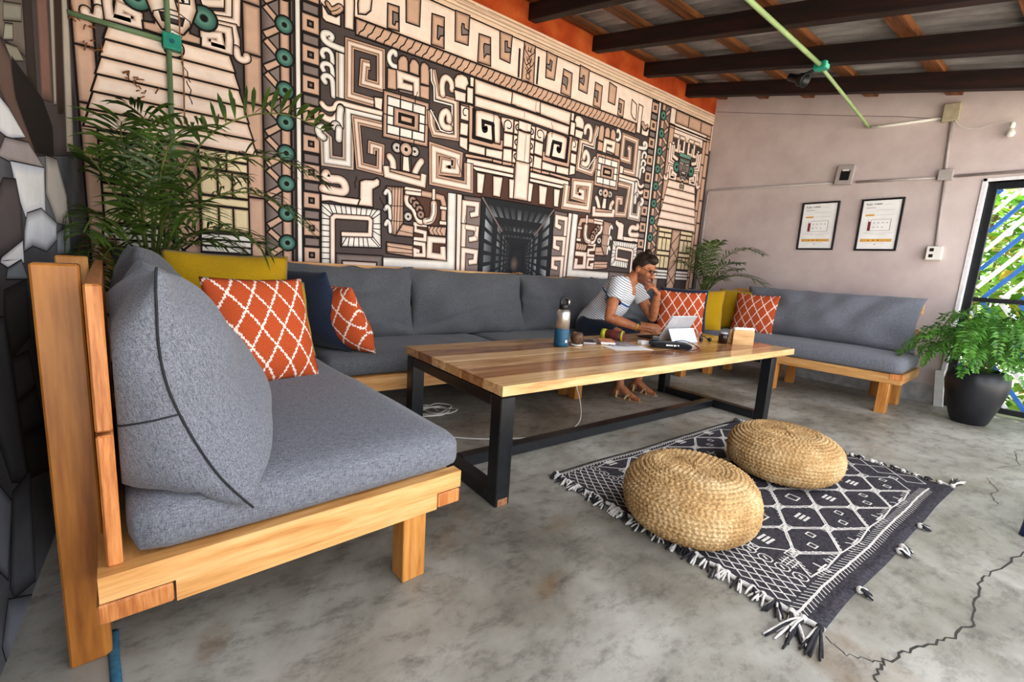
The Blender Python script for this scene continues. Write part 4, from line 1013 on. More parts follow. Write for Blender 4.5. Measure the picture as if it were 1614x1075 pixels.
mb = MB(); mb.tube([(X0+.0, Y0, .012)]+[(rugp(X0, Y0+(Y1-Y0)*k/40)[0]-.002, rugp(X0, Y0+(Y1-Y0)*k/40)[1], .012+.002*math.sin(k*1.9)) for k in range(41)], .009, 7); mb.build('knotted_edge', 'rug_white', rug)
# ---------------- jute poufs
m, nt, b = newmat('jute', .9, .15); at_ = node(nt, 'ShaderNodeAttribute', attribute_name='Col'); n1 = node(nt, 'ShaderNodeTexNoise', i_Scale=7, i_Detail=6); nt.links.new(coords(nt), n1.inputs['Vector']); n2 = node(nt, 'ShaderNodeTexNoise', i_Scale=140, i_Detail=3); nt.links.new(coords(nt), n2.inputs['Vector'])
r = ramp(nt, n1.outputs[0], [(.3, '#9c7a50'), (.5, '#c09e6e'), (.7, '#d8bc90')]); r2 = ramp(nt, n2.outputs[0], [(.3, '#b59a78'), (.6, '#ffffff')]); x = node(nt, 'ShaderNodeMixRGB', blend_type='MULTIPLY', i_0=.8); nt.links.new(r.outputs[0], x.inputs[1]); nt.links.new(r2.outputs[0], x.inputs[2]); nt.links.new(x.outputs[0], b.inputs['Base Color']); bump(nt, b, n2.outputs[0], .5, .003)
def pouf(label, c, R_, H_, tilt, seed):
    root = thing('jute_pouf', label, 'pouf', c, 0, 'jute poufs on the rug')
    mb = MB(); na, nr = 300, 150; rings = []; rows = 19
    # profile from bottom centre over the side to the top centre
    prof = []
    for k in range(nr+1):
        s_ = k/nr; a = -PI/2+PI*s_; ca, sa = math.cos(a), math.sin(a)
        rr = R_*(abs(ca)**.62); zz = H_/2+H_/2*math.copysign(abs(sa)**.85, sa)
        if sa > .9: zz -= .012*(sa-.9)/.1
        prof.append((rr, zz))
    arc = [0]
    for p, q in zip(prof, prof[1:]): arc.append(arc[-1]+math.hypot(q[0]-p[0], q[1]-p[1]))
    tot = arc[-1]; rw = tot/(rows*2)
    for k, (rr, zz) in enumerate(prof):
        p = prof[max(0, k-1)]; q = prof[min(nr, k+1)]; tx, tz = q[0]-p[0], q[1]-p[1]; L_ = math.hypot(tx, tz) or 1; nx_, nz_ = tz/L_, -tx/L_; ring = []
        for j in range(na):
            th = 2*PI*j/na; f = arc[k]/rw+th/(2*PI); ph = f-math.floor(f); row = math.floor(f)
            wob = 1+.025*noise.noise(Vector((math.cos(th)*2+seed, math.sin(th)*2, 0))); circ = max(rr, .02)*2*PI; nb = max(6, round(circ/.021))
            d = .009*math.sqrt(max(0, 1-(2*ph-1)**2)); ch = math.sin(2*PI*(th/(2*PI)*nb)+(abs(2*ph-1))*PI*1.2+row*1.3); d += .0045*ch*(1-abs(2*ph-1)**3)+.003*noise.noise(Vector((math.cos(th)*9, math.sin(th)*9, zz*60+seed)))
            ring.append(mb.bm.verts.new(((rr*wob+nx_*d)*math.cos(th), (rr*wob+nx_*d)*math.sin(th), zz+nz_*d)))
        rings.append(ring)
    for k in range(nr):
        for j in range(na): mb.bm.faces.new((rings[k][j], rings[k][(j+1) % na], rings[k+1][(j+1) % na], rings[k+1][j])).smooth = True
    for v in mb.bm.verts:
        if v.co.z < .01: v.co.z = max(v.co.z, .006)
    o = mb.build('braided_cover', 'jute', root); o.rotation_euler = tilt; 
    mb = MB(); random.seed(seed)
    for k in range(26):
        th = random.uniform(0, 2*PI); z = random.uniform(.03, H_*.9); rr = R_*(abs(math.cos(math.asin(min(1, max(-1, (z-H_/2)/(H_/2))))))**.62)+.004; p = Vector((rr*math.cos(th), rr*math.sin(th), z)); mb.tube(smoothpath([p, p*1.02+Vector((0, 0, .008)), p*1.04+Vector((random.uniform(-.02, .02), random.uniform(-.02, .02), .0))], 3), .0008, 4)
    mb.build('loose_fibres', 'jute', root); return root
pouf('jute pouf nearer the camera on the rug', (1.697, .938, .0075), .258, .272, (0, 0, 0), 1)
pouf('jute pouf farther back on the rug', (2.647, .968, .0075), .272, .247, (0, 0, .7), 5)

# ------------------------------------------------------------------ things on the table
TZ = .5458
bt = thing('water_bottle', 'steel and blue water bottle with black loop cap', 'bottle', (2.015, 2.12, TZ))
plain('blue_rubber', '#12455f', '#1d5674', .5, 30)
MB().lathe([(.02, .112), (.045, .113), (.045, .212), (.043, .222), (.033, .236), (.028, .24)], 32).build('steel_body', 'steel', bt)
MB().lathe([(.038, .0), (.046, .004), (.0475, .02), (.0475, .112), (.046, .115), (.03, .116)], 32).build('rubber_sleeve', 'blue_rubber', bt)
cp = MB().lathe([(.02, .238), (.03, .24), (.03, .268), (.026, .272), (.015, .274)], 24).build('cap', 'black_plastic', bt)
mb = MB(); mb.tube([(.030*math.cos(a), 0, .285+.030*math.sin(a)) for a in [PI*2*i/20 for i in range(21)]], .008, 8); mb.build('carry_loop', 'black_plastic', cp)
MB().lathe([(.008, 0), (.008, .03)], 10, (.02, -.02, .272)).build('spout', 'steel', cp)
MB().span((-.012, -.0485, .03), (.006, -.047, .048), 0).build('maker_mark', 'white_plastic', bt)
plain('coconut', '#3b2417', '#6b4a33', .6, 60, bmp=.3)
cc = thing('coconut_cup', 'round brown coconut cup on a white saucer', 'cup', (2.145, 2.11, TZ))
MB().lathe([(.012, 0), (.038, .002), (.042, .008), (.036, .01), (.01, .009)], 24).build('saucer', 'white_plastic', cc)
MB().lathe([(.012, .010), (.026, .014), (.038, .03), (.043, .052), (.04, .072), (.031, .088), (.027, .088), (.034, .07), (.036, .05), (.02, .03)], 28).build('bowl', 'coconut', cc)
def flat(name, label, cat, c, size, mat, ang=0, z=0):
    o = MB().box((0, 0, size[2]/2), size, None, min(.003, size[2]*.3)).build(name, mat); o.location = (c[0], c[1], TZ+z); o.rotation_euler.z = math.radians(ang); return tag(o, label, cat)
o = flat('phone', 'dark phone with white edge beside the coconut cup', 'phone', (2.335, 2.185), (.085, .16, .009), 'white_plastic', -38); MB().span((-.038, -.075, .0092), (.038, .075, .0098), 0).build('screen', 'black_plastic', o)
plain('salmon_card', '#c97a52', '#dd9a74', .6, 20)
o = flat('notebook', 'salmon orange notebook with pale pages', 'notebook', (2.46, 2.13), (.10, .18, .016), 'white_paper', -40); MB().span((-.051, -.0905, .0162), (.051, .0905, .0185), .001).build('cover', 'salmon_card', o)
flat('paper_sheet', 'white printed paper sheet lying nearest the table middle', 'paper', (2.44, 1.92), (.30, .16, .0012), 'white_paper', -16)
o = flat('magazine', 'grey glossy magazine under the brown roll', 'magazine', (2.50, 2.03), (.2, .17, .004), 'steel', -20, .0014); o.data.materials.clear(); plain('gloss_grey', '#77747c', '#b9b5bd', .25, 30); o.data.materials.append(M['gloss_grey'])
plain('brown_leather', '#4a1c16', '#6f2f25', .55, 30, bmp=.2); plain('lime', '#9aa016', '#bcc02c', .6, 30)
rl_ = thing('cylinder_case', 'brown roll case with lime green ends', 'case', (2.60, 2.175, TZ+.0405), 0); ax_ = Vector((-.045, -.25, 0))
R0 = Matrix.Rotation(PI/2, 4, 'X'); 
o = MB().lathe([(.028, -.07), (.036, -.065), (.037, 0), (.036, .065), (.028, .07)], 24).build('tube', 'brown_leather', rl_); o.rotation_euler = (PI/2, 0, .35)
for z0, z1 in ((-.10, -.066), (.05, .066)):
    o = MB().lathe([(.024, z0), (.038, z0+.001), (.0395, (z0+z1)/2), (.038, z1-.001), (.024, z1)], 24).build('band', 'lime', rl_); o.rotation_euler = (PI/2, 0, .35)
flat('white_box', 'small white box in front of the keyboard', 'box', (2.70, 1.995), (.07, .05, .026), 'white_paper', -10)
# tablet with kickstand and keyboard
tbk = thing('tablet', 'silver tablet propped on its kickstand with a black keyboard', 'tablet', (3.135, 2.07, TZ), math.radians(-4))
plain('silver', '#b9bcc4', '#c8cbd2', .35, 20, metal=.35); plain('silver_flap', '#c6ccd6', '#d2d8e0', .35, 20, metal=.3)
sl = math.atan2(-.115, .20); L_ = .23
MB().box((0, -.056, .103), (.30, .009, L_), Matrix.Rotation(math.atan2(.115, .20), 3, 'X'), .003).build('tablet_body', 'silver', tbk)
MB().box((0, -.051, .104), (.292, .002, L_-.012), Matrix.Rotation(math.atan2(.115, .20), 3, 'X'), 0).build('screen', 'black_plastic', tbk)
MB().box((0, -.115, .052), (.298, .004, .118), Matrix.Rotation(math.atan2(-.055, .10)*-1 if False else math.atan2(.12, .10)*-1+PI/2*0+.0, 3, 'X') if False else Matrix.Rotation(-.47, 3, 'X'), .001).build('kickstand', 'silver_flap', tbk)
kb = MB().span((-.15, .0, .0005), (.15, .21, .008), .002).build('keyboard', 'black_plastic', tbk)
plain('keycap', '#1d1e20', '#26272a', .6, 20)
for r_ in range(5):
    for k in range(12): MB().span((-.138+k*.0232, .175-r_*.024, .0082), (-.138+k*.0232+.019, .175-r_*.024+.019, .0098), .0006).build('key', 'keycap', kb)
# black zip pouch with cable
pc_ = rbox((.135, .065, .016), .014, (16, 10, 4), .006, .003, 12, 3).build('pouch', 'black_plastic'); fabric('black_canvas', '#0c0c0d', '#202022', 300); pc_.data.materials.clear(); pc_.data.materials.append(M['black_canvas'])
pc_.location = (2.78, 1.83, TZ+.021); pc_.rotation_euler.z = math.radians(-40); tag(pc_, 'flat black zip pouch with a cable looped over it', 'pouch')
for k, (a, w_) in enumerate(((-.045, .016), (-.026, .012), (-.011, .01), (.006, .02), (.03, .012))): MB().span((a, -.0655, .0), (a+w_, -.0645, .010), 0).build('lettering', 'white_paper', pc_)
cb = MB(); cb.tube(smoothpath([(.03, .0, .026), (.10, .035, .03), (.165, .03, .012), (.19, -.02, -.010), (.14, -.075, -.014), (.06, -.085, -.014), (.02, -.06, .012)], 6), .0035, 6); cb.build('cable', 'black_plastic', pc_)
ch = MB().box((-.105, .01, .036), (.05, .038, .028), None, .006, 2).build('charger', 'black_plastic', pc_); MB().span((-.125, -.011, .0505), (-.085, .004, .0512), 0).build('charger_label', 'steel', pc_)
# jar, napkin holder, ear phones
plain('dark_drink', '#1b0d0a', '#2b1512', .15, 20)
jr = thing('glass_jar', 'small glass jar of dark drink with pale lid', 'jar', (3.455, 1.815, TZ)); MB().lathe([(.02, 0), (.033, .002), (.034, .06), (.03, .074), (.02, .076)], 24).build('jar_body', 'dark_drink', jr); MB().lathe([(.02, .075), (.031, .076), (.031, .09), (.02, .093)], 24).build('lid', 'gloss_grey', jr)
nh = thing('napkin_holder', 'rounded wooden napkin holder full of white napkins', 'napkin holder', (3.58, 1.735, TZ), math.radians(-32))
wood('ply', '#a3713c', '#c0925c', '#d2aa76', 'x', 1.5)
pr = [(-.085, 0), (.085, 0), (.085, .095)]+[(.085-.025*(1-math.cos(a)), .095+.022*math.sin(a)) for a in (.5, 1, 1.57)]+[(-.06, .117)]+[(-.085+.025*(1-math.cos(a)), .095+.022*math.sin(a)) for a in (1.0, .5)]+[(-.085, .095)]
MB().prism(pr, -.03, -.022, 'xz').build('front_panel', 'ply', nh); MB().prism(pr, .022, .03, 'xz').build('back_panel', 'ply', nh); MB().span((-.085, -.022, 0), (.085, .022, .008), .001).build('base', 'ply', nh)
for k in range(4): MB().span((-.074+k*.004, -.020+k*.010, .009), (.088+k*.003, -.012+k*.010, .128+.004*(k % 2)), .001).build('napkin', 'white_paper', nh)
hp = MB(); hp.tube(smoothpath([(0, 0, .006), (.03, .03, .03), (.07, .02, .035), (.09, -.02, .006)], 6), .004, 6); hp.ball((0, 0, .016), .016, 10, 8); hp.ball((.09, -.02, .016), .016, 10, 8); o = hp.build('headphones', 'black_plastic'); o.location = (3.34, 1.93, TZ); tag(o, 'small black headphones lying behind the tablet', 'headphones')
# ------------------------------------------------------------------ right wall fixtures
def conduit(name, label, pts, r, mat, cat='pipe', n=10, group=None):
    o = MB().tube(pts, r, n).build(name, mat); return tag(o, label, cat, group)
xw = XR-.013
c1 = conduit('wall_conduit', 'thin grey conduit bending down the corner and running along the right wall', smoothpath([(XR-.016, 3.50, .9), (XR-.016, 3.50, 1.6), (XR-.016, 3.50, 2.08)], 2)+smoothpath([(XR-.016, 3.495, 2.15), (XR-.016, 3.47, 2.185), (XR-.016, 3.40, 2.187)], 4)+[(xw, 2.06, 2.14)], .0125, 'grey_pipe')
conduit('wall_conduit', 'grey conduit between the small steel box and the square junction box', [(xw, 1.85, 2.128), (xw, 1.22, 2.10)], .0125, 'grey_pipe')
conduit('wall_conduit', 'grey conduit running right from the square junction box above the gate', [(xw, 1.09, 2.10), (xw, -.6, 2.075)], .0125, 'grey_pipe')
conduit('wall_conduit', 'grey conduit hanging below the beige junction box', [(xw, 1.192, 2.59), (xw, 1.168, 2.17)], .0125, 'grey_pipe'); conduit('wall_conduit', 'grey conduit dropping to the white socket', [(xw, 1.155, 2.07), (xw, 1.122, 1.475)], .0125, 'grey_pipe')
conduit('wall_conduit', 'pale conduit rising to the beige junction box', [(XR-.02, 1.80, 2.656), (XR-.016, 1.70, 2.645), (xw, 1.26, 2.63)], .012, 'white_plastic')
def wbox(name, label, cat, y, z, w_, h_, d, mat, rotx=0):
    r_ = thing(name, label, cat, (XR, y, z)); o = MB().box((-d/2, 0, 0), (d, w_, h_), None, .006, 2).build('housing', mat, r_); r_.rotation_euler.x = rotx; return r_
plain('beige_plastic', '#9c9078', '#b3a78d', .6, 20)
wbox('junction_box', 'beige junction box high on the right wall', 'junction box', 1.20, 2.662, .115, .15, .06, 'beige_plastic')
j2 = wbox('junction_box', 'grey square junction box where the conduits cross', 'junction box', 1.155, 2.117, .105, .098, .045, 'grey_pipe'); MB().lathe([(.006, 0), (.006, .004)], 10).build('screw', 'beige_plastic', j2).location = (-.048, 0, 0)
sk = wbox('wall_socket', 'white double socket at the end of the conduit', 'socket', 1.122, 1.41, .112, .125, .05, 'white_plastic')
for z0 in (-.025, .03): MB().box((-.0505, .018, z0), (.004, .03, .03), None, .002).build('outlet', 'black_plastic', sk)
sp_ = wbox('wall_box', 'small steel box with dark window on the right wall', 'wall box', 1.957, 2.206, .155, .195, .05, 'grey_pipe', .08); MB().box((-.052, -.008, -.005), (.006, .085, .10), None, .002).build('dark_window', 'black_plastic', sp_); MB().box((-.056, -.008, .045), (.004, .06, .018), None, .001).build('name_plate', 'white_plastic', sp_)
bl_ = thing('light_bulb', 'bare bulb dangling on a wire from the beige box', 'bulb', (XR-.05, .792, 2.47)); MB().lathe([(.004, .03), (.016, .02), (.018, -.02), (.010, -.024)], 14).build('holder', 'white_plastic', bl_)
plain('bulb_glass', '#c9c4b8', '#d8d4ca', .12, 10, spec=.8); MB().lathe([(.006, -.02), (.014, -.028), (.028, -.055), (.03, -.07), (.022, -.09), (.006, -.098)], 16).build('glass', 'bulb_glass', bl_)
mb = MB(); mb.tube(smoothpath([(.0, 0, .03), (.02, .12, .035), (.03, .22, .02), (.03, .33, .06), (.02, .38, .14)], 6), .003, 5); mb.build('wire', 'white_plastic', bl_)
# framed posters
plain('poster_amber', '#d59a3a', '#e2a94a', .6, 10); plain('poster_maroon', '#6d2530', '#7d3038', .6, 10); plain('poster_grey', '#9a979c', '#aaa7ac', .7, 10); plain('poster_ink', '#1b1a1c', '#242325', .7, 10)
def poster(label, y, z, w_, h_):
    r_ = thing('framed_poster', label, 'poster', (XR, y, z), 0, 'framed posters'); r_.rotation_euler.y = math.radians(-1.2)
    for a, b_ in (((-.022, -w_/2, -h_/2), (-.001, -w_/2+.018, h_/2)), ((-.022, w_/2-.018, -h_/2), (-.001, w_/2, h_/2)), ((-.022, -w_/2+.018, -h_/2), (-.001, w_/2-.018, -h_/2+.018)), ((-.022, -w_/2+.018, h_/2-.018), (-.001, w_/2-.018, h_/2))): MB().span(a, b_, .002).build('frame_bar', 'black_plastic', r_)
    sh = MB().span((-.012, -w_/2+.017, -h_/2+.017), (-.006, w_/2-.017, h_/2-.017), 0).build('print', 'white_paper', r_)
    def pr_(u0, u1, v0, v1, mat, nm, k=0):    # u from the left as seen, v from the top, both 0..1
        W2, H2 = w_-.036, h_-.036; MB().span((-.0128-.0003*k, W2/2-u0*W2, H2/2-v0*H2), (-.0122-.0003*k, W2/2-u1*W2, H2/2-v1*H2), 0).build(nm, mat, sh)
    for q in range(4): pr_(.08+q*.045, .11+q*.045, .055+.01*(q % 2), .075, 'poster_ink', 'logo_stroke')
    pr_(.09, .24, .085, .092, 'poster_ink', 'logo_stroke'); pr_(.28, .34, .066, .078, 'poster_ink', 'logo_stroke'); pr_(.35, .50, .064, .08, 'poster_ink', 'logo_stroke'); pr_(.52, .75, .085, .089, 'poster_grey', 'text_line')
    pr_(.08, .34, .14, .152, 'poster_grey', 'text_line'); pr_(.36, .86, .195, .199, 'poster_grey', 'text_line'); pr_(.10, .34, .28, .315, 'poster_amber', 'tag_block'); pr_(.38, .85, .295, .299, 'poster_grey', 'text_line')
    pr_(.20, .28, .39, .62, 'poster_maroon', 'screen_menu', 1); pr_(.21, .27, .39, .43, 'white_paper', 'screen_menu', 2); pr_(.28, .80, .385, .39, 'poster_maroon', 'screen_edge'); pr_(.28, .80, .617, .622, 'poster_ink', 'screen_edge'); pr_(.79, .80, .385, .622, 'poster_ink', 'screen_edge')
    for r2 in range(2):
        for q in range(4 if r2 == 0 else 3): pr_(.34+q*.115, .385+q*.115, .45+r2*.09, .468+r2*.09, 'poster_grey', 'icon')
    pr_(.12, .88, .665, .67, 'poster_grey', 'text_line'); pr_(.30, .70, .70, .704, 'poster_grey', 'text_line'); pr_(.06, .90, .79, .85, 'poster_amber', 'amber_band')
    for q in range(6): pr_(.14+q*.13, .17+q*.13, .81, .83, 'poster_ink' if q in (1, 2, 3) else 'poster_grey', 'band_icon', 1)
    pr_(.25, .72, .875, .879, 'poster_grey', 'text_line'); pr_(.45, .50, .895, .915, 'poster_grey', 'emblem')
    MB().lathe([(.004, -.012), (.004, 0)], 8).build('nail', 'steel', r_).matrix_local = Matrix.Translation((-.008, 0, h_/2+.012)) @ Matrix.Rotation(PI/2, 4, 'Y')
poster('framed poster on the left, farther from the gate', 2.14, 1.692, .362, .515); poster('framed poster on the right, nearer the gate', 1.59, 1.687, .348, .515)
# ------------------------------------------------------------------ roof pipe, junction box and spot
conduit('roof_pipe', 'pale green pipe from the wall to the roof box', smoothpath([(XR-.02, 1.82, 2.656), (5.0, 1.79, 2.722), (4.33, 1.762, 2.775)], 4), .0135, 'green_pipe')
conduit('roof_pipe', 'pale green pipe running under the rafters beyond the roof box', smoothpath([(4.24, 1.757, 2.785), (2.98, 1.705, 2.772), (1.7, 1.66, 2.762)], 3), .0165, 'green_pipe')
jb = thing('roof_junction_box', 'turquoise junction box on the roof pipe', 'junction box', (4.285, 1.76, 2.783)); MB().box((0, 0, 0), (.085, .085, .055), None, .006, 2).build('housing', 'green_plastic', jb); plain('mint', '#5fc4a4', '#74d2b4', .4, 10); MB().box((.0, -.046, 0), (.07, .008, .045), None, .002).build('lid', 'mint', jb)
st = thing('spotlight', 'black spotlight hanging beside the turquoise box', 'spotlight', (4.31, 1.90, 2.76)); MB().tube([(0, -.10, .02), (.0, -.04, .01), (0, 0, 0)], .012, 8).build('bracket', 'black_plastic', st)
o = MB().lathe([(.012, .10), (.030, .09), (.032, .0), (.048, -.015), (.055, -.07), (.048, -.07), (.04, -.02)], 20).build('lamp_head', 'black_plastic', st); o.rotation_euler = (math.radians(-62), math.radians(20), 0); o.location = (0.0, .03, -.02)
# ------------------------------------------------------------------ pipes on the mural
ym = YB-.026
gl = thing('mural_junction_box', 'green junction box on the painted tower', 'junction box', (.079, YB-.001, 2.183)); MB().box((0, -.026, 0), (.088, .052, .088), None, .006, 2).build('housing', 'green_plastic', gl); o = MB().lathe([(.012, 0), (.012, .004)], 14).build('cover_screw', 'blue_rubber', gl); o.rotation_euler.x = PI/2; o.location = (0, -.052, 0)
conduit('mural_pipe', 'old green pipe rising above the green box', [(.063, ym, 2.228), (.064, ym, 3.1)], .014, 'green_pipe_old'); conduit('mural_pipe', 'old green pipe dropping behind the palm', [(.062, ym, 2.138), (.05, ym, 1.0)], .014, 'green_pipe_old'); conduit('mural_pipe', 'rusty green pipe running left from the green box', [(.033, ym, 2.185), (XL+.005, ym, 2.19)], .014, 'green_pipe_old')
mb = MB(); mb.tube(smoothpath([(.125, YB-.03, 3.1), (.118, YB-.03, 2.3), (.126, YB-.03, 2.06), (.12, YB-.03, 1.75)], 5), .004, 5); tag(mb.build('mural_cable', 'rust'), 'thin brown cable hanging beside the green pipe', 'cable')
# dried vine stains left on the paint
plain('dry_vine', '#6b3d1c', '#8f5a2c', .9, 40); mb = MB(); random.seed(9)
for cx, cz, n_ in ((-.31, 2.175, 12), (-.27, 2.06, 7), (-.12, 1.94, 10), (-.05, 1.88, 6)):
    for k in range(n_):
        a = random.uniform(0, 2*PI); L_ = random.uniform(.01, .045); p = (cx+random.uniform(-.04, .04), cz+random.uniform(-.03, .03)); mb.tube([(p[0], YB-.022, p[1]), (p[0]+L_*.5*math.cos(a), YB-.030, p[1]+L_*.5*math.sin(a)), (p[0]+L_*math.cos(a), YB-.022, p[1]+L_*math.sin(a))], .0035, 5)
vn = tag(mb.build('dried_vine', 'dry_vine'), 'dry brown vine remains stuck to the painted tower', 'vine')
# ------------------------------------------------------------------ cables, stool, odds and ends
cbl = MB(); cbl.tube(smoothpath([(2.40, 2.42, .50), (2.405, 2.36, .25), (2.38, 2.25, .08), (2.2, 2.08, .008), (1.9, 1.985, .006), (1.6, 2.08, .006), (1.38, 2.2, .006), (1.2, 2.38, .006), (1.15, 2.5, .006)], 8), .0045, 6); tag(cbl.build('white_cable', 'white_plastic'), 'white cable hanging from the table and trailing on the floor', 'cable')
mb = MB(); random.seed(4); pp = []
for k in range(34): a = k*.95; r_ = .10+.05*math.sin(k*1.3); pp.append((1.40+r_*math.cos(a)*1.1+.004*k-.05, 2.72+r_*math.sin(a)*.9, .008+.02*abs(math.sin(k*.7))))
mb.tube(smoothpath(pp, 4), .0045, 6); tag(mb.build('cable_coil', 'white_plastic'), 'tangled white extension cable under the bench', 'cable')
stl = thing('blue_stool', 'dark blue stool leg at the right edge of the photo', 'stool', (3.16, -.09, 0)); plain('navy_plastic', '#141c4a', '#1e2860', .35, 20)
for dx, dy in ((-.17, .17), (.17, .17), (-.17, -.17), (.17, -.17)): MB().tube([(dx, dy, 0), (dx*.78, dy*.78, .43)], [.024, .034], 12).build('leg', 'navy_plastic', stl)
MB().lathe([(.05, .43), (.18, .432), (.19, .445), (.18, .458), (.05, .46)], 28).build('seat', 'navy_plastic', stl)
mb = MB(); mb.tube(smoothpath([(-.16, 1.46, .006), (-.152, 1.36, .006), (-.142, 1.27, .006), (-.13, 1.12, .006), (-.15, .95, .006)], 5), .011, 6, flat=.4); plain('teal_strap', '#2a5a72', '#3f7690', .7, 60); tag(mb.build('blue_strap', 'teal_strap'), 'blue strap trailing from under the sofa post', 'strap')
o = MB().box((0, 0, .17), (.02, .07, .34), None, .004).build('white_offcut', 'white_paint'); o.location = (5.70, .862, .0); o.rotation_euler = (math.radians(-8), math.radians(8), 0); tag(o, 'white board offcut leaning between sofa and plant pot', 'board')

# ------------------------------------------------------------------ plants
def leafmat(name, c1, c2, sc=8):
    m, nt, b = newmat(name, .45, .4); n = node(nt, 'ShaderNodeTexNoise', i_Scale=sc, i_Detail=3); nt.links.new(coords(nt), n.inputs['Vector']); r = ramp(nt, n.outputs[0], [(.3, c1), (.7, c2)]); nt.links.new(r.outputs[0], b.inputs['Base Color'])
    out = nt.nodes['Material Output']; tr = node(nt, 'ShaderNodeBsdfTranslucent'); nt.links.new(r.outputs[0], tr.inputs[0]); mx = node(nt, 'ShaderNodeMixShader', i_0=.25); nt.links.new(b.outputs[0], mx.inputs[1]); nt.links.new(tr.outputs[0], mx.inputs[2]); nt.links.new(mx.outputs[0], out.inputs[0])
leafmat('palm_leaf', '#253a10', '#55702a'); leafmat('palm_stem', '#4a5a20', '#77803a'); leafmat('dry_leaf', '#6a4a20', '#9a7a3a'); leafmat('fern_leaf', '#265a18', '#66a038', 12); leafmat('fern_stem', '#4a6a2a', '#6a8a3a')
def strip_leaf(mb, p, d, up, L_, w_, droop, seg=4):
    d = d.normalized(); side = d.cross(up); side = side.normalized() if side.length > 1e-6 else Vector((1, 0, 0)); prev = None
    for k in range(seg+1):
        t = k/seg; c = p+d*L_*t+Vector((0, 0, -droop*L_*t*t)); hw = w_*.5*(math.sin(PI*(.12+.88*(1-t)))**.7 if t < 1 else .02)*(.35 if k == 0 else 1)
        a = mb.bm.verts.new(c-side*hw+Vector((0, 0, hw*.35))); b_ = mb.bm.verts.new(c+side*hw+Vector((0, 0, hw*.35))); m_ = mb.bm.verts.new(c)
        if prev:
            mb.bm.faces.new((prev[0], prev[1], m_, a)).smooth = True; mb.bm.faces.new((prev[1], prev[2], b_, m_)).smooth = True
        prev = (a, m_, b_)
def frond(parent, pts, nl=26, LL=.24, w_=.020, droop=.35, mat='palm_leaf', start=.28, seed=0, vee=.5, name='frond'):
    random.seed(seed); path = smoothpath(pts, 8); n = len(path); mb = MB()
    mb.tube(path, [.0065*(1-.8*i/n)+.0012 for i in range(n)], 6)
    for f in mb.bm.faces: f.material_index = 1
    for k in range(nl):
        t = start+(1-start)*k/(nl-1); i = min(n-2, int(t*(n-1))); fr = t*(n-1)-i; p = path[i].lerp(path[i+1], fr); tan = (path[i+1]-path[i]).normalized()
        up = Vector((0, 0, 1)); sd = tan.cross(up); sd = sd.normalized() if sd.length > .05 else Vector((1, 0, 0)); nu = sd.cross(tan)
        ll = LL*(math.sin(PI*min(1, .18+.74*(k/(nl-1))))**.6)*random.uniform(.85, 1.1)
        for s_ in (-1, 1): strip_leaf(mb, p, tan*random.uniform(.55, .85)+sd*s_*.9+nu*vee*random.uniform(.5, 1.2), nu, ll, w_*random.uniform(.85, 1.15), droop*random.uniform(.6, 1.4))
    return mb.build(name, [mat, 'palm_stem'], parent, normals=False)
def V3(*a): return Vector(a)
plain('clay_pot', '#3a2a22', '#4c382c', .7, 20); plain('soil', '#1e1611', '#2c2119', 1, 60)
pl = thing('palm_plant', 'large areca palm in the corner behind the nearest sofa', 'plant', (-.07, 3.16, 0))
MB().lathe([(.14, 0), (.15, .02), (.19, .3), (.20, .33), (.19, .34), (.175, .32), (.05, .31)], 28).build('pot', 'clay_pot', pl); MB().lathe([(.05, .30), (.172, .305), (.05, .312)], 24).build('soil', 'soil', pl)
for k in range(7):
    a = k*.9; mb = MB(); mb.tube(smoothpath([(.06*math.cos(a), .06*math.sin(a), .30), (.05*math.cos(a), .05*math.sin(a), .6), (.07*math.cos(a)+.02, .05*math.sin(a), .95)], 4), [.013]*8+[.008], 7); mb.build('stem', 'palm_stem', pl)
B0 = V3(0, 0, .88)
